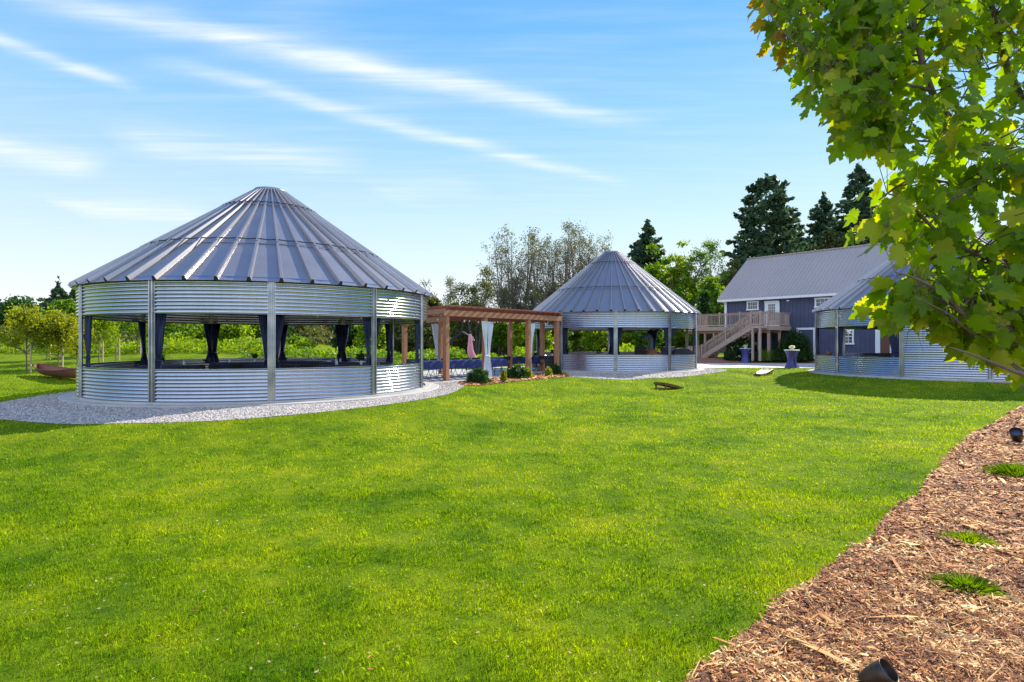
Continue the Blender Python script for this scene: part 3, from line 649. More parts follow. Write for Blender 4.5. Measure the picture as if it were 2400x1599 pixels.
for i in range(19):
    q = i/18; a = PA+(PD-PA)*q-nfd*.0; c = BK0+(bkR-BK0)*q; d = (c-a).normalized(); st = a-d*.42; en = c+d*.3
    w = .022; s_ = d.cross(Vector((0, 0, 1))); zt, zb = 3.07, 2.925
    prof = [(0.0, zt), (0.0, zt-.045), (.06, zt-.06), (.10, zt-.10), (.17, zt-.10), (.22, zb), ((en-st).length-.2, zb), ((en-st).length, zt-.05), ((en-st).length, zt)]
    b = MB(); n_ = len(prof)
    b.add([st+d*x+s_*k*w+Vector((0, 0, z)) for k in (-1, 1) for x, z in prof], [tuple(range(n_)), tuple(range(n_, 2*n_))[::-1]]+[(i_, n_+i_, n_+(i_+1) % n_, (i_+1) % n_) for i_ in range(n_)])
    b.build('rafter', cedard, pg)
for i in range(16):
    q = i/15; a = PA+(BK0-PA)*q; c = PD+(bkR-PD)*q; d = (c-a).normalized()
    b = MB(); b.beam(a-d*.2+Vector((0, 0, 3.093))-sdv*.3, c+d*.15+Vector((0, 0, 3.093))-sdv*.3, .05, .04); b.build('purlin', cedard, pg)
# sheer curtains
def sheer_c(label, p, rz, h, w0, wt, wb, tie, top, lean=0):
    t = thing('sheer_curtain', label, 'curtain', (p[0], p[1], top), rz, group='white sheer curtains of the pergola')
    curtain_mesh(h, w0, wt, wb, tie, folds=6, lean=lean, amp=.03).build('cloth', sheer, t, True)
    b = MB(); b.tube([(lean+.55*wt*math.cos(k*math.pi/5), .06*math.sin(k*math.pi/5), -h*tie) for k in range(11)], .018, 5, cap=False); b.build('tie_band', sheer, t, True)
p2 = PA+fd*2.35-nfd*.16
sheer_c('white sheer curtain left half, gathered in front of the second pergola post', p2-fd*.20, ft, 2.45, .32, .14, .30, .62, 2.52, .12)
sheer_c('white sheer curtain right half, gathered in front of the second pergola post', p2+fd*.20, ft, 2.45, .30, .14, .32, .62, 2.50, -.12)
p3 = PA+fd*5.45-nfd*.02
sheer_c('long white sheer curtain on the right of the third pergola post', p3+fd*.30, ft, 2.42, .34, .10, .14, .66, 2.50, -.14)
sheer_c('white sheer curtain tied to the far left pergola post', (-3.83, 28.9), 0.3, 2.3, .34, .12, .26, .66, 2.5, .12)
# string lights
sl_ = thing('string_lights', 'string of small round white bulbs hung under the pergola beams', 'string lights')
b = MB(); pts = []
for i in range(25):
    q = i/24; p = PA.lerp(PD, q)+nfd*(.5+.25*math.sin(i*1.1)); pts.append((p.x, p.y, 2.58-.05*math.sin(i*math.pi/3)**2))
b.tube(pts, .006, 4, cap=False); b.build('cable', blackm, sl_)
for i in range(0, 25, 2):
    b = MB(); x, y, z = pts[i]; b.lathe([(0, -.09), (.022, -.08), (.032, -.055), (.02, -.02), (.012, 0)], 8, (x, y, z)); b.build('bulb', bulbm, sl_, True)
sl2 = thing('string_lights', 'string of tiny bulbs looped inside the large pavilion under its roof', 'string lights')
b = MB(); pts = [(BIG[0]+3.9*math.cos(a), BIG[1]+3.9*math.sin(a), 2.52-.10*abs(math.sin(a*5))) for a in [2*math.pi*i/60 for i in range(61)]]
b.tube(pts, .005, 4, cap=False); b.build('cable', blackm, sl2)
for i in range(0, 60, 4):
    b = MB(); x, y, z = pts[i]; b.lathe([(0, -.08), (.02, -.07), (.028, -.05), (.015, -.01), (.01, 0)], 8, (x, y, z)); b.build('bulb', bulbm, sl2, True)

# ------------------------------------------------------------ tables and chairs
def table_mesh(t, L_, W_, H_, clothm, drop=.34):
    b = MB(); b.box((0, 0, H_-.02), (L_, W_, .03)); b.build('tabletop', blackm, t)
    for sx_ in (-1, 1):
        b = MB()
        for sy in (-1, 1):
            b.tube([(sx_*L_*.36, sy*W_*.36, H_-.04), (sx_*L_*.40, sy*W_*.38, 0.0)], .014, 5)
        b.tube([(sx_*L_*.385, -W_*.37, H_*.4), (sx_*L_*.385, W_*.37, H_*.4)], .011, 5); b.build('leg_frame', blackm, t)
def cloth(label, loc, rz, L_, W_, H_, drop, m, group):
    vs = []; fs = []; ring = []
    n = 40
    def per(k, out_):
        s = k/n*4; e = int(s) % 4; q = s-int(s); hx, hy = L_/2+out_, W_/2+out_
        c = [(-hx, -hy), (hx, -hy), (hx, hy), (-hx, hy)]; a, b_ = c[e], c[(e+1) % 4]; return a[0]+(b_[0]-a[0])*q, a[1]+(b_[1]-a[1])*q
    lv = [(0, .006), (0.012, 0), (.022, -.06), (.03, -drop*.6), (.035, -drop)]
    for li, (o_, z) in enumerate(lv):
        for k in range(n):
            x, y = per(k, o_+(.018*math.sin(k*1.9)*(li/4))); vs.append((x, y, H_+z+(.012*math.sin(k*.9) if li == 4 else 0)))
    for li in range(4):
        for k in range(n): fs.append((li*n+k, (li+1)*n+k, (li+1)*n+(k+1) % n, li*n+(k+1) % n))
    fs.append(tuple(range(n))); b = MB(); b.add(vs, fs)
    o = b.build('tablecloth', m, smooth=False, loc=(loc[0], loc[1], loc[2] if len(loc) > 2 else 0), rz=rz); return tag(o, label, 'tablecloth', group)
def dtable(label, x, y, rz, L_=1.83, W_=.75, H_=.75, z=.047, m=None, group='folding tables', drop=.34, clab=None, cg='navy tablecloths'):
    t = thing('folding_table', label, 'table', (x, y, z), rz, group); table_mesh(t, L_, W_, H_, None)
    cloth(clab, (x, y, z+.012), rz, L_, W_, H_, drop, m or navyt, cg)
# under the pergola
ra0, ra1 = Vector((-4.3, 24.9, 0)), Vector((-.55, 28.3, 0)); rd = (ra1-ra0).normalized(); rz_ = math.atan2(rd.y, rd.x)
wheres = ('the near row beside the large pavilion', 'the near row behind the front left pergola post', 'the near row behind the gathered sheer curtain')
for i in range(3):
    c = ra0+rd*(.85+1.70*i); dtable('folding table under navy cloth at '+wheres[i], c.x, c.y, rz_, 1.68, .76, group='folding tables under the pergola', clab='royal navy tablecloth at '+wheres[i], cg='navy tablecloths under the pergola', z=.012)
wf = ('the far row right of the sheer curtain', 'the far row behind the third pergola post')
for i, (x, y) in enumerate(((-.15, 31.4), (1.5, 32.3))):
    dtable('folding table under navy cloth at '+wf[i], x, y, .5, 1.7, .76, group='folding tables under the pergola', clab='dark navy tablecloth at '+wf[i], cg='navy tablecloths under the pergola', z=.012)
def chair0():
    t = thing('folding_chair', 'x', 'chair')
    b = MB(); b.box((0, 0, .45), (.40, .38, .025)); b.build('seat', blackm, t)
    b = MB(); b.box((0, .215, .74), (.40, .02, .20), rx=R_(-8)); b.build('backrest', blackm, t)
    for s_ in (-1, 1):
        b = MB(); b.tube([(s_*.19, -.22, 0), (s_*.19, .2, .62), (s_*.19, .235, .84)], .011, 5); b.build('leg', blackm, t)
        b = MB(); b.tube([(s_*.20, .22, 0), (s_*.20, -.13, .45)], .011, 5); b.build('leg', blackm, t)
    return t
first = [chair0()]; used = [False]
def chair(x, y, rz, lab, z=.012, group=None):
    if not used[0]:
        o = first[0]; used[0] = True; o.location = (x, y, z); o.rotation_euler = (0, 0, rz); o['label'] = lab; o['group'] = group
    else: o = dup(first[0], (x, y, z), rz, lab, group)
ordn = ['first', 'second', 'third', 'fourth', 'fifth', 'sixth', 'seventh', 'eighth', 'ninth']
for i in range(8):
    c = ra0+rd*(.35+.62*i); nn = Vector((rd.y, -rd.x, 0)); p = c-nn*.42
    chair(p.x, p.y, rz_, 'black folding chair tucked behind the near pergola table row, %s from the left' % ordn[i], group='folding chairs at the pergola tables')
for i in range(4):
    c = Vector((-.6, 31.0, 0))+Vector((.88, .48, 0))*(.7*i); chair(c.x+.25, c.y-.45, .5+math.pi, 'black folding chair in front of the far pergola table row, %s from the left' % ordn[i], group='folding chairs at the pergola tables')
# in the large pavilion
GT = 'tables in the large pavilion'
for x, y, rz, lab in ((-11.3, 19.3, .3, 'left front area of the large pavilion'), (-10.2, 21.9, .1, 'left far area of the large pavilion'), (-8.2, 20.4, -.1, 'centre of the large pavilion'), (-6.4, 22.4, .1, 'right far area of the large pavilion'), (-5.6, 19.7, .15, 'right front area of the large pavilion'), (-8.4, 23.6, 0, 'far middle of the large pavilion')):
    dtable('folding table under dark navy cloth in the '+lab, x, y, rz, 1.83, .9, .78, group=GT, clab='dark navy tablecloth draped in the '+lab, cg='navy tablecloths in the large pavilion', m=navy)
for i, (x, y, rz, lab) in enumerate(((-10.2, 18.6, 2.6, 'left of the far curtain pair'), (-9.5, 18.9, 2.9, 'just left of centre'), (-9.4, 20.1, 3.1, 'beside the centre table'), (-7.1, 18.6, 3.2, 'just right of the centre post'), (-6.6, 19.1, 2.8, 'left of the right front table'), (-4.6, 21.0, 3.6, 'near the doorway'), (-7.4, 21.6, 0.2, 'between the centre and far tables'))):
    chair(x, y, rz, 'black folding chair in the large pavilion, '+lab, z=.047, group='folding chairs in the large pavilion')
leafd = leaf_mat('dark_leaf', (.012, .03, .012), (.03, .06, .02), .25)
def vase(label, x, y, z, h, s, m=None):
    t = thing('flower_vase', label, 'vase', (x, y, z))
    b = MB(); b.lathe([(.03, 0), (.045, .03), (.045, h*.5), (.025, h*.8), (.035, h)], 12); b.build('jar', vased, t, True)
    P = rdir(70)*np.array([s, s, s*.9])*rng.uniform(.4, 1, (70, 1))+[0, 0, h+s*.7]
    np_mesh('flowers', leaf_quads(P, s*.35), 4, m or leafd, t)
    b = MB()
    for k in range(5): b.tube([(0, 0, .02), (s*.4*math.cos(k*1.3), s*.4*math.sin(k*1.3), h+s*.6)], .004, 4)
    b.build('stems', leafd, t)
for p, lab in (((-11.6, 19.3, .84), 'dark flowers in a jar at the left of the large pavilion'), ((-9.7, 22.0, .84), 'dark flowers in a jar on the far left table of the large pavilion'), ((-6.6, 22.4, .84), 'small dark flowers in a jar on the far right table of the large pavilion'), ((-5.1, 19.7, .84), 'taller dark bouquet on the right front table of the large pavilion')):
    vase(lab, *p, .16, .13 if 'taller' not in lab else .19)
for x, y, lab in ((-10.9, 19.4, 'left front'), (-10.5, 21.7, 'left far'), (-8.2, 20.4, 'centre'), (-6.7, 22.2, 'right far'), (-5.9, 19.6, 'right front'), (-8.0, 23.5, 'far middle')):
    t = thing('glass_jar', 'clear glass candle jar on the %s navy table of the large pavilion' % lab, 'jar', (x, y, .838), group='glass candle jars in the large pavilion')
    b = MB(); b.lathe([(.04, 0), (.05, .02), (.05, .12), (.04, .14), (.043, .16), (.038, .16), (.035, .14), (.044, .12), (.044, .03), (0, .025)], 12); b.build('jar_body', vased, t, True)
    b = MB(); b.lathe([(.025, .03), (.025, .09), (0, .095)], 8); b.build('candle', bulbm, t, True)
# cocktail tables
flow = leaf_mat('pale_yellow_petals', (.65, .60, .25), (.85, .82, .55), .3)
def cocktail(label, x, y, z, s, fl):
    t = thing('cocktail_table', label, 'table', (x, y, z), group='cocktail tables in stretch covers')
    prof = [(.385, .005), (.36, .06), (.29, .22), (.255, .38), (.245, .52), (.255, .66), (.30, .84), (.37, .99), (.415, 1.07)]
    n = 48; vs = []; fs = []
    for i, (r, h) in enumerate(prof):
        for k in range(n):
            a = 2*math.pi*k/n; q = 1+(.10*math.cos(4*a)*(1-h/1.07)**1.5); vs.append((r*q*math.cos(a)*s, r*q*math.sin(a)*s, h))
    for i in range(len(prof)-1):
        for k in range(n): fs.append((i*n+k, i*n+(k+1) % n, (i+1)*n+(k+1) % n, (i+1)*n+k))
    b = MB(); b.add(vs, fs); b.build('stretch_cover', purp, t, True)
    b = MB(); b.lathe([(.415*s, 1.07), (.425*s, 1.085), (.425*s, 1.10), (.41*s, 1.108), (0, 1.109)], 40); b.build('tabletop', white, t)
    v = thing('flower_bowl', fl, 'flowers', (x, y, z+1.112))
    b = MB(); b.lathe([(.05, 0), (.10, .03), (.12, .07), (.11, .09)], 14); b.build('bowl', vased, v, True)
    P = rdir(160)*np.array([.16, .16, .11])*rng.uniform(.6, 1, (160, 1))+[0, 0, .16]; np_mesh('blossoms', leaf_quads(P, .055), 4, flow, v)
cocktail('indigo covered cocktail table farther away, left of the two on the path', 17.42, 43.5, -.0, 1.0, 'small pale flower ball on the farther cocktail table')
cocktail('indigo covered cocktail table nearer the right pavilion, with flared foot', 17.19, 35.8, .0, 1.06, 'yellow flower ball on the nearer cocktail table')
# cornhole boards
def cornhole(label, x, y, rz, mt, ms):
    t = thing('cornhole_board', label, 'game board', (x, y, terr(x, y)), rz, group='cornhole boards on the lawn')
    b = MB(); L_, W_ = 1.22, .61; z0, z1 = .08, .31; nseg = 20; hx, hr_ = L_/2-.23, .077
    # deck with a round hole: rings around the hole out to the rectangle
    def deck(zoff):
        def zof(x_): return z0+(z1-z0)*(x_+L_/2)/L_+zoff
        inner = []; outer = []
        for k in range(nseg):
            a = 2*math.pi*(k+.5)/nseg; cx_, cy_ = math.cos(a), math.sin(a); inner.append((hx+hr_*cx_, hr_*cy_))
            tx = ((L_/2-hx) if cx_ > 0 else (-L_/2-hx))/cx_ if abs(cx_) > 1e-6 else 1e9; ty = (W_/2 if cy_ > 0 else -W_/2)/cy_ if abs(cy_) > 1e-6 else 1e9; q = min(tx, ty); outer.append((hx+q*cx_, q*cy_))
        vs = [(x_, y_, zof(x_)) for x_, y_ in inner+outer]
        return vs
    up = deck(0); lo = deck(-.015); n = nseg
    b.add(up+lo, [(k, n+k, n+(k+1) % n, (k+1) % n) for k in range(n)]+[(2*n+k, 2*n+(k+1) % n, 3*n+(k+1) % n, 3*n+k) for k in range(n)]+[(k, (k+1) % n, 2*n+(k+1) % n, 2*n+k) for k in range(n)])
    for sx_, sy in ((-1, -1), (-1, 1), (1, -1), (1, 1)):
        z = z0 if sx_ < 0 else z1; b.add([(sx_*L_/2, sy*W_/2, z), (sx_*L_/2-.001*sx_, sy*W_/2*.9, z), (sx_*L_/2-.12*sx_, sy*W_/2, z-(z1-z0)*.1*sx_)], [(0, 1, 2)])
    b.build('deck', mt, t)
    b = MB()
    for s_ in (-1, 1): b.beam((-L_/2, s_*(W_/2-.02), z0-.055), (L_/2, s_*(W_/2-.02), z1-.055), .03, .08)
    b.beam((-L_/2+.02, -W_/2+.03, z0-.055), (-L_/2+.02, W_/2-.03, z0-.055), .03, .08); b.beam((L_/2-.02, -W_/2+.03, z1-.055), (L_/2-.02, W_/2-.03, z1-.055), .03, .08); b.build('frame', ms, t)
    for s_ in (-1, 1):
        b = MB(); b.box((L_/2-.10, s_*(W_/2-.055), .125), (.07, .03, .25)); b.build('leg', ms, t)
    b = MB(); b.box((L_/2-.10, 0, .04), (.04, W_-.14, .07)); b.build('leg_brace', ms, t)
    return t
x_, y_ = G(1567, 913); cornhole('dark cornhole board seen from its raised open back, on the lawn nearer the camera', x_, y_, R_(216), brownwood, brownwood)
x_, y_ = G(1790, 880); cornhole('pale plywood cornhole board facing the camera, farther off on the lawn', x_, y_, R_(46), palewood, brownwood)
for k_, (lx, ly, lab) in enumerate(((.50, .16, 'black bean bag on the upper left corner of the pale cornhole board'), (.50, -.16, 'black bean bag on the upper right corner of the pale cornhole board'))):
    ca, sa = math.cos(R_(46)), math.sin(R_(46)); b = MB(); b.lathe([(0, -.02), (.06, -.018), (.085, 0), (.06, .022), (0, .028)], 12)
    o = b.build('bean_bag', blackm, smooth=True, loc=(x_+lx*ca-ly*sa, y_+lx*sa+ly*ca, terr(x_, y_)+.345)); tag(o, lab, 'bean bag', 'bean bags on the cornhole board')

# ------------------------------------------------------------ middle pavilion contents
def px_w(x, Z): return (x-1200)/F*Z
g = thing('gooseneck_duct', 'thick blue-grey gooseneck duct standing in the middle pavilion', 'duct', (px_w(1526, 36.5), 36.5, .047))
b = MB(); pts = [(.0, 0, .0), (0, 0, .5), (0, 0, 1.55), (-.02, 0, 1.75), (-.10, 0, 1.90), (-.22, 0, 1.95), (-.34, 0, 1.89), (-.40, 0, 1.76), (-.40, 0, 1.66)]
b.tube(pts, [.15, .15, .15, .15, .155, .16, .165, .17, .175], 14); b.build('duct_body', bluegrey, g, True)
b = MB(); b.lathe([(.17, 1.0), (.19, 1.0), (.19, 1.05), (.17, 1.05)], 16, cap=False); b.build('collar', bluegrey, g)
g = thing('terracotta_planter', 'terracotta coloured box planter with wide top board in the middle pavilion', 'planter', (px_w(1529, 34.5), 34.5, .047))
b = MB(); b.box((0, 0, .55), (.46, .46, .98), taper=1.08); b.build('box', terra, g); b = MB(); b.box((0, 0, 1.07), (.85, .55, .05)); b.build('top_board', terra, g)
g = thing('covered_grill', 'rounded charcoal cover over a grill at the right of the middle pavilion', 'grill', (px_w(1599, 34.0), 34.0, .047))
b = MB(); prof = []
vs = []; fs = []; nn_ = 14
for j in range(5):
    yy = (-.32, -.30, 0, .30, .32)[j]; ins = (.06, 0, 0, 0, .06)[j]
    for i in range(nn_+1):
        a = math.pi*i/nn_; x = -.62*math.cos(a)*(1-ins*.4); z = .78+.42*math.sin(a)*(1-ins); vs.append((x, yy, z if 0 < i < nn_ else .0))
for j in range(4):
    for i in range(nn_): fs.append((j*(nn_+1)+i, j*(nn_+1)+i+1, (j+1)*(nn_+1)+i+1, (j+1)*(nn_+1)+i))
fs += [tuple(range(nn_+1))[::-1], tuple(4*(nn_+1)+i for i in range(nn_+1))]
b.add(vs, fs); b.build('cover', charcoal, g, True)
b = MB(); b.box((0, 0, .06), (.9, .5, .08)); b.build('base', blackm, g)
def bigchair(label, x, y, rz, hb_=1.15, m=None):
    t = thing('armchair', label, 'chair', (x, y, .047), rz, group='high backed patio chairs of the middle pavilion')
    b = MB(); b.box((0, 0, .40), (.58, .56, .12)); b.build('seat', charcoal, t)
    b = MB(); b.box((0, .30, .40+(hb_-.4)/2), (.56, .07, hb_-.38), rx=R_(-12)); b.build('backrest', m or charcoal, t)
    for s_ in (-1, 1):
        b = MB(); b.beam((s_*.31, -.28, .62), (s_*.31, .26, .62), .05, .03); b.tube([(s_*.31, -.25, .62), (s_*.31, -.27, 0)], .018, 5); b.tube([(s_*.31, .22, .62), (s_*.31, .27, 0)], .018, 5); b.build('arm_frame', blackm, t)
for x, z, rz, lab in ((1497, 36.0, 3.0, 'dark high backed chair left of the terracotta planter'), (1511, 37.6, 2.6, 'dark high backed chair behind the gooseneck duct'), (1551, 36.3, 3.6, 'dark high backed chair right of the terracotta planter'), (1563, 37.6, 3.9, 'dark high backed chair next to the third front post of the middle pavilion')):
    bigchair(lab, px_w(x, z), z, rz, 1.25)
bigchair('black reclining chair with slanted back beside the serving cart, in the pavilion doorway', px_w(1252, 32.6), 32.6, -1.35, 1.25)
g = thing('serving_cart', 'dark slatted serving cart on small white wheels in the middle pavilion doorway', 'cart', (px_w(1283, 32.2), 32.2, .047), .25)
b = MB()
for z in (.12, .33, .55, .76): b.box((0, 0, z), (.72, .45, .035))
b.build('shelves', charcoal, g)
b = MB(); b.box((0, .02, .45), (.64, .38, .58)); b.build('cabinet', blackm, g)
for sx_ in (-1, 1):
    for sy in (-1, 1):
        b = MB(); b.box((sx_*.35, sy*.21, .45), (.035, .035, .72)); b.build('corner_post', blackm, g)
        b = MB(); b.tube([(sx_*.33, sy*.2-.015, .045), (sx_*.33, sy*.2+.015, .045)], .045, 10); b.build('wheel', white, g)
vase('black topped plant in a pale pot on the serving cart', px_w(1294, 32.2), 32.2, .83, .14, .14)
vase('dark flowers beside a curtain in the middle pavilion', px_w(1404, 33.0), 33.0, .80, .14, .16)
# right pavilion contents
def trough(label, x, y, z, rz):
    t = thing('white_trough', label, 'planter', (x, y, z), rz, group='pale troughs in the right pavilion')
    b = MB(); w0, w1, d0, d1, h = .36, .50, .25, .32, .42
    for (a, c) in ((1, 0), (.93, .03)): pass
    vs = [(-w0, -d0, 0), (w0, -d0, 0), (w0, d0, 0), (-w0, d0, 0), (-w1, -d1, h), (w1, -d1, h), (w1, d1, h), (-w1, d1, h), (-w1+.04, -d1+.04, h), (w1-.04, -d1+.04, h), (w1-.04, d1-.04, h), (-w1+.04, d1-.04, h), (-w0+.04, -d0+.04, .05), (w0-.04, -d0+.04, .05), (w0-.04, d0-.04, .05), (-w0+.04, d0-.04, .05)]
    fs = [(3, 2, 1, 0)]+[(i, (i+1) % 4, 4+(i+1) % 4, 4+i) for i in range(4)]+[(4+i, 4+(i+1) % 4, 8+(i+1) % 4, 8+i) for i in range(4)]+[(8+i, 8+(i+1) % 4, 12+(i+1) % 4, 12+i) for i in range(4)]+[(12, 13, 14, 15)]
    b.add(vs, fs); b.build('basin', mat('pale_grey_plastic', (.36, .37, .44), .5), t)
    b = MB(); b.box((0, 0, -.18), (.6, .4, .34)); b.build('stand', charcoal, t)
for x, lab in ((2004, 'pale grey trough, left one of the pair in the right pavilion'), (2027, 'pale grey trough, right one of the pair in the right pavilion')): trough(lab, px_w(x, 31.5), 31.5, .42, .0)
g = thing('stool_table', 'small side table with reddish basket and white jug in the right pavilion', 'table', (px_w(1945, 31.0), 31.0, .047))
b = MB(); b.lathe([(.28, .80), (.30, .82), (.30, .84), (0, .845)], 18); b.build('tabletop', blackm, g)
for k in range(3):
    b = MB(); b.tube([(.2*math.cos(k*2.1), .2*math.sin(k*2.1), .8), (.26*math.cos(k*2.1), .26*math.sin(k*2.1), 0)], .015, 5); b.build('leg', blackm, g)
g = thing('basket', 'small reddish basket on the side table in the right pavilion', 'basket', (px_w(1943, 31.0), 31.0, .895))
b = MB(); b.lathe([(.09, 0), (.12, .10), (.125, .18), (.11, .18), (.10, .05), (0, .04)], 14); b.build('body', terra, g, True)
b = MB(); b.tube([(-.12, 0, .17), (-.09, 0, .28), (0, 0, .33), (.09, 0, .28), (.12, 0, .17)], .01, 5); b.build('handle', terra, g)

# ------------------------------------------------------------ barn house
H0 = Vector((18.1, 49.5, 0)); ht = Vector((.63, -.776, 0)).normalized(); hn = Vector((-ht.y, ht.x, 0))   # hn points away from the camera
if hn.y < 0: hn = -hn
hs_ = -hn
hrz = math.atan2(ht.y, ht.x)
house = thing('barn_house', 'navy board sided barn house with steep brown-grey metal roof and white trim', 'house', (H0.x, H0.y, .0), hrz)
# local frame: x = along the wall (t), y = away from camera (w), z up
HL, HW, EV, RD = 23.0, 9.2, 5.45, 9.0
gz = .3
b = MB()
b.box((HL/2, -.0+.06, (EV+gz)/2-.05), (HL, .12, EV-gz+.1)); b.box((HL/2, HW-.06, (EV+gz)/2), (HL, .12, EV-gz))
for x in (0.06, HL-.06):
    b.add([(x-.06, .12, gz-.1), (x-.06, HW-.12, gz-.1), (x-.06, HW-.12, EV), (x-.06, HW/2, RD-.25), (x-.06, .12, EV), (x+.06, .12, gz-.1), (x+.06, HW-.12, gz-.1), (x+.06, HW-.12, EV), (x+.06, HW/2, RD-.25), (x+.06, .12, EV)],
          [(0, 1, 2, 3, 4), (9, 8, 7, 6, 5), (0, 5, 6, 1), (1, 6, 7, 2), (2, 7, 8, 3), (3, 8, 9, 4), (4, 9, 5, 0)])
b.build('wall', siding, house)
b = MB(); x = .3
while x < HL-.1:
    skip = (4.75-3.1 < 0)
    b.box((x, -.012, (EV+gz)/2-.1), (.035, .022, EV-gz-.1)); x += .30
b.build('batten', siding, house)
b = MB()
def roofpt(x, w): return (x, w, 0)
ov, xo0, xo1 = .42, -.45, HL+.45
sl_r = (RD-EV)/(HW/2)
def rz_h(w): return RD-abs(w-HW/2)*sl_r
for s0, s1 in ((-ov, HW/2), (HW/2, HW+ov)):
    z0_, z1_ = rz_h(s0), rz_h(s1)
    b.add([(xo0, s0, z0_+.05), (xo1, s0, z0_+.05), (xo1, s1, z1_+.05), (xo0, s1, z1_+.05), (xo0, s0, z0_-.03), (xo1, s0, z0_-.03), (xo1, s1, z1_-.03), (xo0, s1, z1_-.03)], [(0, 1, 2, 3), (7, 6, 5, 4), (0, 4, 5, 1), (1, 5, 6, 2), (2, 6, 7, 3), (3, 7, 4, 0)])
x = xo0+.02
while x < xo1:
    for (wa, wb) in ((-ov, HW/2),):
        b.beam((x, wa-.005, rz_h(wa)+.07), (x, wb-.03, rz_h(wb)+.07), .045, .11)
    x += .305
roofh = b.build('roof', barnroof, house)
b = MB(); b.beam((xo0-.02, HW/2, RD+.10), (xo1+.02, HW/2, RD+.10), .30, .05); b.build('ridge_cap', barnroof, roofh)
b = MB(); b.box((HL/2, -ov-.012, rz_h(-ov)-.09), (HL+.9, .025, .17)); b.box((HL/2, -ov/2, rz_h(-ov)-.16), (HL+.86, ov-.03, .02)); b.build('fascia', white, house)
b = MB(); b.beam((xo0-.015, -ov, rz_h(-ov)-.06), (xo0-.015, HW/2, RD-.06), .03, .18); b.build('rake_board', white, house)
b = MB(); b.box((.07, -.04, (EV+gz)/2-.1), (.20, .04, EV-gz-.1)); b.box((-.02, .06, (EV+gz)/2-.1), (.04, .2, EV-gz-.1)); b.build('corner_board', white, house)
def t_of(px, s=0.0):
    """position along the wall seen at photograph column px, on a line s in front of the wall"""
    k = (px-1200)/F; A = H0+hs_*s; return (k*A.y-A.x)/(ht.x-k*ht.y)
def h_of(py, t, s=0.0):
    P = H0+hs_*s+ht*t; return EYE+(800.5-py)/F*P.y
def window(x0, x1, z0, z1, cols, rows, split=False, w=.11):
    f = MB(); cx_ = (x0+x1)/2
    f.box((x0-w/2, -.05, (z0+z1)/2), (w, .06, z1-z0)); f.box((x1+w/2, -.05, (z0+z1)/2), (w, .06, z1-z0))
    f.box((cx_, -.055, z1+w/2), (x1-x0+2*w+.06, .075, w)); f.box((cx_, -.06, z0-w/2), (x1-x0+2*w+.08, .085, w))
    fo = f.build('window', white, house)
    q = MB(); q.box((cx_, -.026, (z0+z1)/2), (x1-x0, .012, z1-z0)); q.build('pane', glass, fo)
    q = MB()
    for i in range(1, cols): q.box((x0+(x1-x0)*i/cols, -.042, (z0+z1)/2), (.025, .02, z1-z0))
    for j in range(1, rows): q.box((cx_, -.044, z0+(z1-z0)*j/rows), (x1-x0, .02, .06 if (split and j == rows//2) else .025))
    q.build('muntin', white, fo)
ta, tb = t_of(1752.5), t_of(1777); window(ta+.06, tb-.05, h_of(726, ta), h_of(711, ta), 4, 2)
ta, tb = t_of(1912), t_of(1943); window(ta+.06, tb-.02, h_of(719, ta), h_of(703, ta), 3, 2)
ta, tb = t_of(1972), t_of(1998); window(ta, tb, h_of(805, tb), h_of(775, tb), 3, 4, True)
# upper glazed door
d0, d1 = t_of(1797), t_of(1822); dz0, dz1 = 2.80, 4.72
f = MB(); f.box(((d0+d1)/2, -.035, (dz0+dz1)/2), (d1-d0, .05, dz1-dz0)); dr = f.build('door', white, house)
f = MB(); f.box((d0-.07, -.05, (dz0+dz1)/2), (.13, .07, dz1-dz0)); f.box((d1+.10, -.05, (dz0+dz1)/2), (.19, .07, dz1-dz0)); f.box(((d0+d1)/2, -.055, dz1+.06), (d1-d0+.32, .075, .12)); f.build('door_frame', white, dr)
f = MB(); f.box(((d0+d1)/2, -.064, 3.95), ((d1-d0)*.62, .008, 1.25)); f.build('pane', glass, dr)
f = MB()
for i in range(1, 4): f.box((d0+(d1-d0)*(.19+.62*i/4), -.072, 3.95), (.022, .008, 1.25))
for j in range(1, 6): f.box(((d0+d1)/2, -.074, 3.325+1.25*j/6), ((d1-d0)*.62, .008, .022))
f.build('muntin', white, dr)
f = MB(); f.tube([(d1-.09, -.07, 3.7), (d1-.09, -.12, 3.7), (d1-.2, -.125, 3.7)], .012, 6); f.build('handle', blackm, dr)
# wide lower door with white surround
d0, d1 = t_of(1872), t_of(1907); dt = 2.50
f = MB(); f.box(((d0+d1)/2, -.03, (gz+dt)/2), (d1-d0, .04, dt-gz)); dr = f.build('door', siding, house)
f = MB(); f.box((d0-.07, -.05, (gz+dt)/2), (.14, .08, dt-gz)); f.box((d1+.07, -.05, (gz+dt)/2), (.14, .08, dt-gz)); f.box(((d0+d1)/2, -.055, dt+.08), (d1-d0+.30, .085, .16)); f.build('door_frame', white, dr)
f = MB(); f.lathe([(0, -.03), (.06, -.02), (.07, .02), (0, .04)], 12, (d0+.2, -.10, 2.32)); f.build('wall_lamp', white, house)
f = MB(); f.box((t_of(1848), -.06, h_of(706, t_of(1848))), (.20, .12, .10)); f.build('flood_lamp', white, house)
# brown door with white surround seen through the right pavilion
d0, d1 = t_of(2064), t_of(2086); f = MB(); f.box(((d0+d1)/2, -.03, 1.35), (d1-d0, .04, 2.1)); dr = f.build('door', brownwood, house)
f = MB(); f.box((d0-.16, -.05, 1.38), (.3, .08, 2.16)); f.box((d1+.12, -.05, 1.38), (.2, .08, 2.16)); f.box(((d0+d1)/2, -.055, 2.52), (d1-d0+.6, .085, .14)); f.build('door_frame', white, dr)
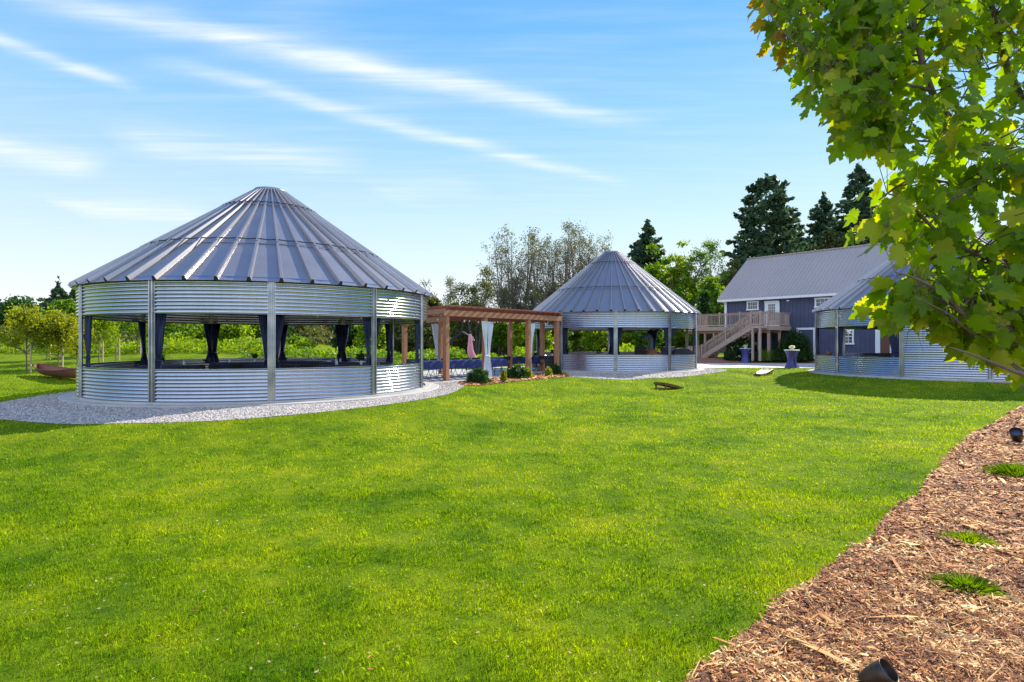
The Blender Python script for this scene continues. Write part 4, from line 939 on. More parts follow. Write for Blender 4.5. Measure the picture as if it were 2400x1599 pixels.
# deck
deck = thing('timber_deck', 'raised weathered timber deck with baluster railing on the barn house', 'deck', (H0.x, H0.y, 0), hrz)
DZ, DS, DT0, DT1 = 2.78, 3.55, -1.6, 5.6
b = MB()
for i in range(25):
    y_ = -DS+.02+(DS-.1)*i/25+.07; b.box(((DT0+DT1)/2, y_, DZ-.018), (DT1-DT0, .13, .036))
b.build('deck_boards', deckw, deck)
b = MB(); b.box(((DT0+DT1)/2, -DS-.02, DZ-.17), (DT1-DT0+.08, .045, .29)); b.box((DT1+.02, -DS/2-.03, DZ-.17), (.045, DS-.08, .29)); b.box((DT0-.02, -DS/2-.03, DZ-.17), (.045, DS-.08, .29)); b.build('rim_joist', deckw, deck)
b = MB(); b.box(((DT0+DT1)/2, -DS+.25, DZ-.42), (DT1-DT0, .09, .2)); b.box(((DT0+DT1)/2, -DS+1.9, DZ-.42), (DT1-DT0, .09, .2))
for i in range(15): b.box((DT0+.3+(DT1-DT0-.6)*i/14, -DS/2-.03, DZ-.13), (.045, DS-.16, .18))
b.build('joists', cedar, deck)
for x in (DT0+.1, .2, 1.0, 2.6, 4.0, 4.75, DT1-.12):
    for y_ in (-DS+.25, -DS+1.9):
        b = MB(); b.box((x, y_, gz-.1+(DZ-.52-gz+.1)/2), (.14, .14, DZ-.52-gz+.1)); b.build('post', deckw, deck)
def railing(pa, pb, parent, slope=0.0, hgt=1.02, step=.128):
    """one railing run, bottom ends on pa, pb"""
    pa, pb = Vector(pa), Vector(pb); ln = (pb-pa).length; b = MB(); up = Vector((0, 0, 1))
    b.beam(pa+up*hgt, pb+up*hgt, .13, .035); b.beam(pa+up*(hgt-.09), pb+up*(hgt-.09), .04, .08); b.beam(pa+up*.10, pb+up*.10, .04, .08); r = b.build('rail', deckw, parent)
    n_ = int(ln/step)
    b = MB()
    for i in range(1, n_): p = pa.lerp(pb, i/n_); b.box(p+up*(hgt/2), (.036, .036, hgt-.18))
    b.build('balusters', deckw, r)
    return r
def newel(p, parent, h=1.1):
    b = MB(); b.box((p[0], p[1], p[2]+h/2), (.10, .10, h)); b.box((p[0], p[1], p[2]+h+.01), (.12, .12, .025)); b.build('newel', deckw, parent)
yr = -DS+.06
for x in (DT0+.05, -.1, 1.6, 3.3, 4.9, DT1-.05): newel((x, yr, DZ), deck)
for xa, xb in ((DT0, -.1), (-.1, 1.6), (1.6, 3.3), (3.3, 4.9), (4.9, DT1)):
    if xa == 4.9: pass
    railing((xa+.05, yr, DZ), (xb-.05, yr, DZ), deck)
railing((DT1-.05, yr+.05, DZ), (DT1-.05, -.1, DZ), deck)
railing((DT0+.05, yr+.05, DZ), (DT0+.05, -.1, DZ), deck)
# stairs along the deck front
st = thing('timber_stairs', 'weathered timber stair flight climbing right to the raised deck', 'stairs', (H0.x, H0.y, 0), hrz)
T1, T0, ZB = 4.85, .75, .26; ys0, ys1 = -DS-.08, -DS-1.08
for y_ in (ys0-.03, ys1):
    b = MB(); b.beam((T1, y_, DZ-.16), (T0, y_, ZB+.05), .045, .26); b.build('stringer', deckw, st)
for i in range(14):
    q = (i+.5)/14; b = MB(); b.box((T1+(T0-T1)*q, (ys0+ys1)/2, DZ-.02-(DZ-ZB)*(i+1)/15), (.29, .93, .035)); b.build('tread', deckw, st)
b = MB(); b.box((5.2, (ys0+ys1)/2, DZ-.10), (.75, 1.02, .18)); b.build('landing', deckw, st)
railing((T1, ys1, DZ-.02), (T0, ys1, ZB+.10), st, hgt=.95); railing((T1, ys0-.05, DZ-.02), (T0, ys0-.05, ZB+.10), st, hgt=.95)
newel((T1, ys1, DZ), st, 1.05); newel((5.55, ys1, DZ), st, 1.05); railing((T1+.05, ys1, DZ), (5.5, ys1, DZ), st); railing((5.55, ys1+.05, DZ), (5.55, ys0, DZ), st)
newel((T0, ys1, ZB-.05), st, 1.15); newel(((T0+T1)/2, ys1, (DZ+ZB)/2), st, 1.0)
for x in (4.95, 5.5):
    b = MB(); b.box((x, ys1+.05, gz-.1+(DZ-.2-gz+.1)/2), (.14, .14, DZ-.2-gz+.1)); b.build('post', deckw, st)
# wooden bin store at the stair foot
bs = thing('wooden_bin_box', 'slatted timber box beside the foot of the deck stairs', 'box', (*(H0+hs_*(DS+.9)+ht*(.05)).to_2d(), .2), hrz)
b = MB()
for i in range(9):
    b.box((-.5+.125*i, -.3, .5), (.115, .025, .98)); b.box((-.5+.125*i, .3, .5), (.115, .025, .98))
for s_ in (-1, 1):
    for i in range(4): b.box((s_*.55, -.22+.145*i, .5), (.025, .13, .98))
b.build('slat_sides', deckw, bs); b = MB(); b.box((0, 0, 1.01), (1.25, .75, .04)); b.build('lid', deckw, bs)

# ------------------------------------------------------------ vegetation
def np_segs(name, S, m, parent=None, n=5):
    """S: rows (x0,y0,z0,x1,y1,z1,r0,r1) -> tapered prisms in one mesh"""
    S = np.asarray(S, float); P0, P1, r0, r1 = S[:, 0:3], S[:, 3:6], S[:, 6], S[:, 7]; d = unit(P1-P0)
    a = np.where(np.abs(d[:, 2:3]) < .9, np.array([[0, 0, 1.0]]), np.array([[1.0, 0, 0]])); x = unit(np.cross(d, a)); y = np.cross(d, x)
    V = []
    for k in range(n):
        c, s = math.cos(2*math.pi*k/n), math.sin(2*math.pi*k/n); V.append(P0+(x*c+y*s)*r0[:, None])
    for k in range(n):
        c, s = math.cos(2*math.pi*k/n), math.sin(2*math.pi*k/n); V.append(P1+(x*c+y*s)*r1[:, None])
    V = np.stack(V, 1); N_ = len(S); F_ = np.array([(k, (k+1) % n, n+(k+1) % n, n+k) for k in range(n)], dtype=np.int32)
    idx = (F_[None]+(np.arange(N_, dtype=np.int32)*2*n)[:, None, None]).reshape(-1)
    me = bpy.data.meshes.new(name); me.vertices.add(N_*2*n); me.vertices.foreach_set('co', V.astype(np.float32).ravel()); me.loops.add(len(idx)); me.loops.foreach_set('vertex_index', idx)
    me.polygons.add(N_*n); me.polygons.foreach_set('loop_start', np.arange(0, N_*n*4, 4, dtype=np.int32)); me.polygons.foreach_set('loop_total', np.full(N_*n, 4, dtype=np.int32)); me.polygons.foreach_set('use_smooth', np.ones(N_*n, bool)); me.update()
    return link(name, me, m, parent)
def rv(s=1.0): return Vector((random.gauss(0, s), random.gauss(0, s), random.gauss(0, s)))
def grow(S, T, p, d, ln, r, depth, spread, up, kids, seglen=4):
    """branch with children; T collects twig ends"""
    pts = [p.copy()]; dd = d.copy()
    for i in range(seglen):
        dd = (dd+rv(.10)+Vector((0, 0, up*.12))).normalized(); q = pts[-1]+dd*(ln/seglen); ra = r*(1-.5*i/seglen); rb = r*(1-.5*(i+1)/seglen)
        S.append((*pts[-1], *q, ra, rb)); pts.append(q)
    if depth == 0:
        T.append((pts[-1], dd)); T.append((pts[2], dd)); return
    for k in range(kids):
        i = random.randint(1, seglen) if k else seglen; a = rv(1); a = (a-dd*a.dot(dd)).normalized(); nd = (dd*math.cos(spread)+a*math.sin(spread)*random.uniform(.7, 1.2)).normalized()
        grow(S, T, pts[i], nd, ln*random.uniform(.55, .8), r*.52, depth-1, spread, up, kids, seglen)
LM = {
 'fresh': leaf_mat('fresh_green_leaves', (.05, .12, .010), (.15, .26, .018), .5, (.30, .38, .04)),
 'bright': leaf_mat('bright_lime_leaves', (.09, .19, .010), (.24, .33, .02), .55, (.42, .44, .05)),
 'gold': leaf_mat('golden_green_leaves', (.13, .18, .012), (.31, .33, .025), .55, (.44, .36, .05)),
 'deep': leaf_mat('deep_green_leaves', (.012, .04, .010), (.04, .10, .015), .4, (.09, .16, .02)),
 'olive': leaf_mat('olive_leaves', (.05, .065, .02), (.13, .14, .03), .4, (.24, .20, .08)),
 'conif': leaf_mat('conifer_needles', (.028, .058, .034), (.065, .115, .048), .3, (.11, .15, .045)),
 'conifb': leaf_mat('brownish_conifer_needles', (.03, .03, .012), (.08, .07, .025), .2, (.16, .11, .04)),
 'bud': leaf_mat('budding_twig_leaves', (.07, .075, .035), (.15, .15, .06), .4, (.24, .23, .08)),
}
def clumps(cx, n_cl, n_leaf, size, rc):
    """cx: (k,3) clump centres"""
    idx = rng.integers(0, len(cx), n_cl*n_leaf); c = cx[idx]; o = rng.normal(size=(len(idx), 3))*rc*[1, 1, .7]
    return leaf_quads(c+o, size)
def tree_round(x, y, h, rad, leafm, label, ntrunk=1, base=.18, n=6500, size=.17, barkm=None, cat='tree', crown_flat=1.0, group=None, lo=0.0):
    z = terr(x, y); t = thing('broadleaf_tree', label, cat, (x, y, z), group=group)
    S, T = [], []; r0 = .018*h+.03
    for k in range(ntrunk):
        d = Vector((random.gauss(0, .12), random.gauss(0, .12), 1)).normalized(); b0 = Vector(((k-(ntrunk-1)/2)*.25, 0, 0)); q = b0+d*h*(base+.12)
        S.append((*b0, *(b0+d*h*.1), r0, r0*.85)); S.append((*(b0+d*h*.1), *q, r0*.85, r0*.7))
        for j in range(int(7/ntrunk)+1):
            a = rv(1); a.z = abs(a.z)*.4+.55; grow(S, T, q+d*random.uniform(-.08, .15)*h, (a.normalized()+d*.5).normalized(), h*.26, r0*.42, 1, .6, .5, 4, 3)
    np_segs('trunk', S, barkm or bark, t)
    nc = max(26, int(n/110)); u_ = rdir(nc)*(rng.uniform(.25, 1, (nc, 1))**.45); hz_ = h*(1-base)/2
    cz = h*base+hz_; u_[:, 2] *= 1.0
    cc = u_*[rad*.86, rad*.86, hz_*.88]+[0, 0, cz]; cc = cc*(1+rng.normal(0, .06, (nc, 1)))
    cc[:, 2] = np.maximum(cc[:, 2], h*lo+.25)
    V = clumps(cc, nc, n//nc, size, max(.22, rad*.155)); V = V[V[:, :, 2].min(1) > .05]
    np_mesh('crown', V, 4, leafm, t); return t
def tree_bare(x, y, h, rad, label, leafm=None, nl=1500, group=None, stems=3, depth=3):
    z = terr(x, y); t = thing('bare_branched_tree', label, 'tree', (x, y, z), group=group); S, T = [], []; r0 = .011*h+.02
    for k in range(stems):
        a = 2*math.pi*k/stems+random.random(); tilt = random.uniform(.06, .30)*rad/max(h*.22, .1); d = Vector((math.cos(a)*tilt, math.sin(a)*tilt, 1)).normalized(); p = Vector((math.cos(a)*.15, math.sin(a)*.15, 0))
        dd = d.copy(); H_ = h*random.uniform(.82, 1.0); n = 9
        for i in range(n):
            q = p+dd*(H_/n); ra = r0*(1-.92*i/n); rb = r0*(1-.92*(i+1)/n); S.append((*p, *q, ra, rb))
            if i >= 2:
                for j in range(2 if i < 7 else 3):
                    a = rv(1); a = (a-dd*a.dot(dd)).normalized(); nd = (dd*.80+a*.6).normalized(); grow(S, T, p.lerp(q, random.random()), nd, H_*.22*(1.15-i/n), max(rb*.5, .014), 2, .42, .8, 3, 3)
            dd = (dd+rv(.05)+Vector((0, 0, .05))).normalized(); p = q
        T.append((p, dd))
    np_segs('branches', S, barkg, t, 4)
    P = np.array([tuple(q[0]) for q in T]); idx = rng.integers(0, len(P), nl); V = leaf_quads(P[idx]+rng.normal(size=(nl, 3))*.22, .10); np_mesh('leaves', V, 4, leafm or LM['bud'], t); return t
def tree_conifer(x, y, h, rad, label, leafm=None, n=9000, open_=.0, size=.30, group=None, base=.04, top_round=False):
    z = terr(x, y); t = thing('conifer_tree', label, 'tree', (x, y, z), group=group); S = []; r0 = .013*h+.04
    for i in range(8): S.append((0, 0, h*i/8, 0, 0, h*(i+1)/8, r0*(1-i/8.2), r0*(1-(i+1)/8.2)))
    P = []; O = []; nb = int(70+h*6)
    for k in range(nb):
        f = base+(1-base)*(k/nb)**.92; a = random.uniform(0, 2*math.pi); prof = (1-f)**(.72 if not top_round else .45)
        L_ = rad*prof*random.uniform(.7, 1.35)+.2; zz_ = h*f; rise = random.uniform(-.05, .38) if f > .35 else random.uniform(-.22, .12)
        p0 = Vector((0, 0, zz_)); p1 = p0+Vector((math.cos(a)*L_, math.sin(a)*L_, L_*rise)); pm = p0.lerp(p1, .6)+Vector((0, 0, -.06*L_)); S.append((*p0, *pm, .03+.006*L_, .02)); S.append((*pm, *p1, .02, .008))
        m_ = int(n/nb*(.35+1.3*prof)); s = rng.uniform(open_*.8+.12, 1, m_)**.8; w = (.10+.17*L_)*np.sin(np.pi*np.clip(s*.92+.06, 0, 1))
        q = np.array(p0)+(np.array(p1)-np.array(p0))*s[:, None]+np.stack([-math.sin(a)*rng.normal(0, 1, m_)*w, math.cos(a)*rng.normal(0, 1, m_)*w, rng.normal(-.06, .10, m_)*(.5+w)-.05*L_*np.sin(np.pi*s)], 1)
        P.append(q); O.append(np.tile([math.cos(a)*.9, math.sin(a)*.9, -.15], (m_, 1)))
    P = np.concatenate(P); O = np.concatenate(O)
    tp = rng.normal(size=(60, 3))*[.12, .12, .5]+[0, 0, h*.985]; P = np.concatenate([P, tp]); O = np.concatenate([O, np.tile([0, 0, 1.0], (60, 1))])
    np_segs('trunk', S, barkd, t, 5); np_mesh('foliage', leaf_quads(P, size, out=O), 4, leafm or LM['conif'], t); return t
def at(px, Z): return (px-1200)/F*Z, Z
def hh(py, x, y): return EYE+(800.5-py)/F*y-terr(x, y)
def TR(px, Z, py, hw, lm, label, **k):
    x, y = at(px, Z); return tree_round(x, y, hh(py, x, y), hw/F*Z, LM[lm], label, **k)
def TB(px, Z, py, hw, label, **k):
    x, y = at(px, Z); return tree_bare(x, y, hh(py, x, y), hw/F*Z, label, **k)
def TC(px, Z, py, hw, label, **k):
    x, y = at(px, Z); return tree_conifer(x, y, hh(py, x, y), hw/F*Z, label, **k)
# left background
TR(20, 92, 706, 72, 'deep', 'large rounded dark green tree at the far left edge', n=12000, size=.34, base=.05)
TC(136, 84, 676, 44, 'pointed dark conifer behind the golden young maples at the left', n=7000, size=.36)
TC(176, 84, 682, 36, 'second dark conifer, partly hidden by the left edge of the large pavilion', n=6000, size=.36)
TR(158, 70, 708, 52, 'fresh', 'bright green rounded tree between the left conifers and the large pavilion', n=8000, size=.26, base=.03)
TR(-30, 60, 770, 70, 'olive', 'brownish shrubby tree at the far left edge', n=5000, size=.22, base=.02)
GY = 'young maples in a row at the left'
def young(px, Z, py, hw, lm, label, n=4200):
    x, y = at(px, Z); h = hh(py, x, y); rad = hw/F*Z; z = terr(x, y); t = thing('young_maple', label, 'tree', (x, y, z), group=GY); S, T = [], []
    r0 = .035; base = .24; S.append((0, 0, 0, 0, 0, h*.5, r0, r0*.7)); S.append((0, 0, h*.5, 0, 0, h*.95, r0*.7, .008))
    for k in range(24):
        f = random.uniform(base, .85); a = k*2.4; d = Vector((math.cos(a), math.sin(a), random.uniform(.9, 1.7))).normalized(); L_ = rad*1.15*(1-abs(f-.42)*1.0); grow(S, T, Vector((0, 0, h*f)), d, L_, .014, 1, .45, .4, 3, 3)
    np_segs('trunk', S, bark, t, 5)
    b = MB(); b.box((.22, 0, .75), (.05, .05, 1.5)); b.build('stake', deckw, t)
    P = np.array([tuple(q[0]) for q in T]); idx = rng.integers(0, len(P), n); V = leaf_quads(P[idx]+rng.normal(size=(n, 3))*[.13, .13, .16], .075, out=np.tile([0, 0, .4], (n, 1))); np_mesh('crown', V, 4, LM[lm], t)
young(62, 29.5, 751, 42, 'gold', 'golden green young maple with two thin stems, first from the left edge'); young(137, 30.5, 757, 40, 'gold', 'golden orange young maple left of the large pavilion wall')
young(181, 32, 765, 26, 'gold', 'golden young maple just touching the left wall of the large pavilion')
young(110, 38, 790, 22, 'fresh', 'small green sapling between the two golden young maples', n=2500)
# seen through the large pavilion
young(232, 34, 752, 42, 'bright', 'lime green young maple seen through the left opening of the large pavilion', n=5000)
young(272, 38, 742, 44, 'fresh', 'mid green young maple with dark stem seen through the left opening of the large pavilion', n=5500)
young(322, 42, 750, 34, 'bright', 'lime young maple seen beside the second far curtain of the large pavilion', n=4000)
for px, Z, py, hw, lm, lab in ((395, 52, 740, 62, 'fresh', 'leafy green tree behind the second front post of the large pavilion'), (462, 58, 735, 60, 'bright', 'sunlit lime tree behind the left middle opening'), (548, 50, 752, 45, 'bright', 'lime yellow tree right of the far middle curtain pair'),
                               (600, 62, 730, 62, 'fresh', 'broad green tree behind the centre front post'), (648, 56, 745, 32, 'deep', 'dark shrubby tree right behind the centre front post'),
                               (700, 66, 735, 60, 'olive', 'brown twiggy thicket tree behind the right middle opening'), (765, 70, 730, 58, 'olive', 'brown olive tree left of the dark evergreen shrub'),
                               (812, 52, 735, 38, 'deep', 'dark evergreen shrub tree behind the right middle opening'), (872, 50, 748, 42, 'bright', 'vivid lime tree beside the fourth front post'), (935, 60, 735, 52, 'olive', 'mottled olive tree seen through the doorway opening'),
                               (700, 54, 798, 22, 'fresh', 'small green shrub left of the yellow shrub in the right opening'), (716, 50, 806, 18, 'bright', 'small yellow green shrub in the right middle opening')):
    TR(px, Z, py, hw, lm, lab, n=6000 if hw > 30 else 2500, size=.17, base=.03, group='trees behind the large pavilion', barkm=barkd)
TR(1008, 66, 671, 26, 'olive', 'upright olive tree right beside the large pavilion roof edge', n=6000, size=.2, base=.03); TB(1040, 70, 652, 26, 'thin bare tree behind the left end of the pergola', nl=1600, leafm=LM['bud'])
TR(1058, 62, 690, 18, 'fresh', 'narrow green tree behind the left end of the pergola', n=3500, size=.17, base=.03)
TB(1118, 58, 640, 42, 'sparsely budding tree above the middle of the pergola', nl=5000, leafm=LM['olive'], stems=4); TR(1108, 70, 690, 34, 'olive', 'olive undergrowth tree above the middle of the pergola', n=5000, size=.16, base=.02)
TR(1010, 50, 745, 40, 'olive', 'mottled tree behind the left pergola curtain', n=5000, size=.15, base=.02); TR(1088, 60, 735, 40, 'olive', 'mottled tree behind the pink umbrella', n=5000, size=.16, base=.02)
TR(1172, 56, 730, 42, 'fresh', 'sunlit tree with twin dark trunks behind the far pergola tables', n=5500, size=.17, base=.24, ntrunk=2, barkm=barkd)
TR(1225, 52, 735, 26, 'bright', 'lime tree behind the far right pergola post', n=4500, size=.17, base=.03)
GB = 'tall bare trees behind the middle pavilion'
for i, (px, Z, py, hw, lab) in enumerate(((1188, 64, 556, 34, 'tall bare tree, leftmost of the group behind the middle pavilion'), (1218, 66, 546, 26, 'tall bare tree second from the left behind the middle pavilion'), (1252, 64, 560, 32, 'tall bare tree third from the left, over the pergola right end'),
                              (1290, 68, 544, 30, 'tall bare tree left of the middle pavilion peak, with a pale yellow tuft'), (1322, 66, 538, 24, 'tallest bare tree left of the middle pavilion peak'), (1352, 70, 548, 24, 'tall bare tree close left of the middle pavilion peak'),
                              (1385, 68, 556, 22, 'tall bare tree directly behind the middle pavilion peak'), (1412, 70, 562, 20, 'tall bare tree right of the middle pavilion peak'))):
    TB(px, Z, py, hw, lab, nl=2200, group=GB, stems=4)
for px, Z, py, hw, lm, lab in ((1195, 72, 655, 40, 'olive', 'low olive tree at the feet of the leftmost bare trees'), (1250, 72, 660, 30, 'bright', 'low yellow green tree at the feet of the bare trees'), (1300, 74, 668, 34, 'fresh', 'green tree half hidden by the left slope of the middle roof')):
    TR(px, Z, py, hw, lm, lab, n=5000, size=.17, base=.02)
TC(1519, 88, 528, 96, 'dark pointed spruce right of the middle pavilion peak', n=9000, size=.40); TC(1490, 92, 592, 60, 'lower dark conifer left of the pointed spruce', n=5000, size=.4)
TR(1478, 78, 612, 40, 'conifb' if False else 'olive', 'reddish olive tree behind the right slope of the middle roof', n=5000, size=.19, base=.02)
TR(1545, 70, 584, 48, 'fresh', 'green willow like tree right of the pointed spruce', n=9000, size=.19, base=.10)
TR(1604, 66, 576, 40, 'bright', 'airy lime green tree above the left end of the deck', n=5600, size=.16, base=.30)
TB(1655, 66, 572, 40, 'thin feathery tree left of the barn roof', nl=5200, leafm=LM['fresh'], stems=2)
TR(1672, 60, 650, 46, 'fresh', 'sunlit bushy tree against the left corner of the barn house', n=9000, size=.18, base=.02); TR(1655, 56, 672, 14, 'deep', 'dark upright bush in front of the bushy tree left of the barn', n=2600, size=.15, base=.02)
TR(1590, 62, 655, 40, 'fresh', 'green tree behind the right eave of the middle pavilion', n=7000, size=.17, base=.02); TR(1712, 74, 612, 40, 'olive', 'olive tree peeping over the left edge of the barn roof', n=5000, size=.19, base=.05)
TC(1796, 80, 423, 112, 'tall dark fir with open crown behind the barn roof', n=13000, size=.38, open_=.35, top_round=True)
TC(1850, 84, 500, 105, 'broad dark fir right of the tallest fir', n=9000, size=.40); TC(1930, 90, 466, 110, 'dark fir in front of the second tall fir', n=8000, size=.42)
TC(2012, 84, 396, 120, 'tall dark fir behind the maple leaves', n=11000, size=.40, open_=.25); TR(1965, 84, 520, 62, 'olive', 'brownish leafy tree between the tall firs behind the barn', n=8000, size=.26, base=.05)
TR(1885, 84, 575, 46, 'olive', 'low brown green tree just above the barn ridge', n=5000, size=.26, base=.05); TR(2080, 88, 520, 70, 'olive', 'brownish tree behind the maple branches and barn ridge', n=7000, size=.3, base=.05)
TC(2180, 92, 470, 60, 'dark conifer hidden behind the maple crown', n=6000, size=.45); TR(2290, 80, 540, 80, 'deep', 'dark rounded tree hidden behind the maple crown', n=7000, size=.3, base=.03)
# seen through the middle pavilion
for px, Z, py, hw, lm, nt_, lab in ((1270, 48, 735, 32, 'bright', 1, 'very bright yellow green tree seen between the pergola posts'), (1312, 54, 740, 30, 'fresh', 1, 'green tree with grey trunk seen in the middle pavilion opening'), (1350, 56, 735, 34, 'fresh', 2, 'tree with two thick dark trunks seen through the middle pavilion'),
                               (1395, 50, 748, 30, 'bright', 1, 'lime tree seen beside the far curtain of the middle pavilion'), (1435, 56, 745, 34, 'olive', 1, 'dappled tree left of the centre front post of the middle pavilion'), (1475, 54, 745, 28, 'bright', 2, 'leaning twin stemmed tree right of the centre front post'),
                               (1520, 52, 745, 34, 'fresh', 1, 'green tree behind the gooseneck duct'), (1560, 56, 745, 28, 'fresh', 1, 'green tree behind the third front post of the middle pavilion'), (1600, 58, 750, 26, 'bright', 1, 'yellow green tree at the right end of the middle pavilion')):
    TR(px, Z, py, hw, lm, lab, n=5200, size=.16, base=.22 if nt_ == 2 else .04, ntrunk=nt_, barkm=barkd, group='trees behind the middle pavilion')
# distant woodland mass closing the horizon
n = 90000; X = rng.uniform(-125, 125, n); Y = rng.uniform(96, 112, n); top = 5.2+1.6*np.sin(X*.21)+1.1*np.sin(X*.53+1)+.8*np.sin(X*1.3); Zv = .6+rng.uniform(0, 1, n)**.8*top
o = np_mesh('woodland', leaf_quads(np.stack([X, Y, Zv], 1), .5), 4, LM['deep'], None); tag(o, 'dark distant woodland closing the horizon behind the yard', 'woodland', kind='stuff')
n = 26000; X = rng.uniform(-60, 12, n); Y = rng.uniform(42, 47, n); Zv = np.array([terr(a, b) for a, b in zip(X, Y)])+rng.uniform(0, 1, n)**1.3*(.75+.3*np.sin(X*.9)+.25*np.sin(X*2.3)); k = ~((X > 0) & (X < 12) & (Y < 41)); 
o = np_mesh('undergrowth', leaf_quads(np.stack([X, Y, Zv], 1), .13), 4, LM['bright'], None); tag(o, 'low sunlit weeds and undergrowth below the background trees', 'undergrowth', kind='stuff')
n = 30000; X = rng.uniform(-52, 20, n); Y = rng.uniform(60, 68, n); Zv = .35+rng.uniform(0, 1, n)*(1.9+.6*np.sin(X*.5)+.4*np.sin(X*1.7))
o = np_mesh('thicket', leaf_quads(np.stack([X, Y, Zv], 1), .2), 4, LM['olive'], None); tag(o, 'mottled olive thicket filling the gaps behind the pavilions', 'thicket', kind='stuff')

n = 30000; X = rng.uniform(-17, 1.5, n); Y = rng.uniform(34, 40, n); Zv = terr_v(X, Y)+rng.uniform(0, 1, n)**1.3*(.75+.30*np.sin(X*1.3+1)+.25*np.sin(X*3.1)+.12*np.sin(Y*3))
k = np.hypot(X-MID[0], Y-MID[1]) > 7.2; o = np_mesh('undergrowth', leaf_quads(np.stack([X, Y, Zv], 1)[k], .11), 4, LM['fresh'], None); tag(o, 'low green undergrowth just behind the large pavilion and pergola', 'undergrowth', kind='stuff')
# shrubs
def shrub(label, x, y, rx, h, lm, n=2600, size=.05, z=None, flowers=None, name='shrub', group=None, grass=False):
    if z is None: z = terr(x, y)
    t = thing(name, label, 'shrub', (x, y, z), group=group); S = []
    for k in range(14): a = k*2.4; S.append((0, 0, 0, rx*.6*math.cos(a), rx*.6*math.sin(a), h*random.uniform(.5, .8), .012, .005))
    np_segs('stems', S, barkd, t, 4)
    u_ = rdir(n); u_[:, 2] = np.abs(u_[:, 2]); q = rng.uniform(.45, 1, (n, 1))**.5; lump = 1+.16*np.sin(u_[:, :1]*7+label.__len__())*np.sin(u_[:, 1:2]*6)+.10*np.sin(u_*13).sum(1, keepdims=True)/1.5+rng.normal(0, .06, (n, 1))
    P = u_*q*lump*[rx, rx, h]+[0, 0, .04]
    if grass:
        P = np.stack([rng.normal(0, rx*.3, n), rng.normal(0, rx*.3, n), np.zeros(n)], 1); ll = unit(np.stack([rng.normal(0, .35, n), rng.normal(0, .35, n), np.ones(n)], 1)); L_ = h*rng.uniform(.5, 1.05, n)[:, None]; s = unit(np.cross(ll, rdir(n)))*.012
        V = np.stack([P-s, P+s, P+ll*L_*.7+s*.8+[0, 0, 0], P+ll*L_+[0, 0, 0]], 1)
    else: V = leaf_quads(P, size)
    np_mesh('foliage', V, 4, LM[lm], t)
    if flowers:
        m = flowers[1]; u2 = rdir(flowers[0]); u2[:, 2] = np.abs(u2[:, 2])+.1; np_mesh('blossoms', leaf_quads(u2*[rx*1.02, rx*1.02, h*1.0]+[0, 0, .05], flowers[2]), 4, m, t)
    return t
creamf = leaf_mat('cream_blossom', (.7, .66, .45), (.85, .82, .62), .3)
x, y = G(1122, 899); shrub('rounded dark green boxwood shrub, largest beside the pergola', x, y, .44, .50, 'deep', 6000, .035)
x, y = G(1181, 896); shrub('small conical yellow green shrub with pale tip beside the boxwood', x, y, .13, .46, 'gold', 1600, .03)
x, y = G(1212, 890); shrub('loose dark green shrub in front of the third pergola post', x, y, .46, .52, 'deep', 4500, .045)
x, y = G(1237, 889); shrub('pale variegated small plant beside the third pergola post', x, y, .20, .42, 'gold', 1400, .04)
x, y = G(1286, 885); shrub('small golden green tuft in front of the last pergola post', x, y, .17, .40, 'gold', 1500, .035)
x, y = G(1300, 881); shrub('small round green shrub at the corner of the middle pavilion', x, y, .34, .46, 'deep', 3600, .04)
def SB(px, Z, hw, h, lm, lab, z=.2, **k): x, y = at(px, Z); shrub(lab, x, y, hw/F*Z, h, lm, z=z, **k)
SB(1742, 44.6, 34, 1.72, 'deep', 'large dark shrub with cream blossoms under the deck stairs', n=9000, size=.085, flowers=(150, creamf, .09))
SB(1862, 43.9, 37, 2.02, 'deep', 'large rounded green shrub in front of the navy wall and wide door', n=12000, size=.075)
SB(1790, 43.6, 24, .85, 'fresh', 'low grassy green clump between the two cocktail tables', n=3500, grass=True); SB(1823, 43.5, 22, .80, 'deep', 'low leafy green clump left of the nearer cocktail table', n=3500, size=.06)
SB(1712, 44.2, 14, .8, 'deep', 'small dark shrub at the left under the deck stairs', n=2000, size=.06); SB(1768, 43.8, 16, .78, 'deep', 'small leafy shrub right of the farther cocktail table', n=2500, size=.06)
# tufts in the near mulch
def tuft(label, px, py, r, h, lm, n):
    x, y = G(px, py); t = thing('grass_tuft', label, 'plant', (x, y, terr(x, y)+.012)); P = rng.normal(0, r*.35, (n, 3))*[1, 1, 0]; d = unit(np.concatenate([P[:, :2]*(2.2/r)+rng.normal(0, .35, (n, 2)), np.ones((n, 1))*.8], 1)); L_ = rng.uniform(.5, 1, (n, 1))*h
    s = unit(np.cross(d, np.tile([0, 0, 1.0], (n, 1))))*.0045; m1 = P+d*L_*.6; tip = P+d*L_+np.array([0, 0, -.25])*L_*.35
    np_mesh('blades', np.stack([P-s, P+s, m1+s*.8, tip, m1-s*.8], 1), 5, LM[lm], t)
tuft('pale yellow green grass tuft in the mulch bed', 2272, 1275, .20, .13, 'bright', 700); tuft('dark green leafy tuft nearest the camera in the mulch bed', 2263, 1385, .17, .17, 'fresh', 650)
tuft('green tuft at the right edge of the mulch bed', 2388, 1118, .32, .26, 'fresh', 900); tuft('small yellowish tuft left of the right edge tuft', 2362, 1100, .12, .10, 'bright', 200)
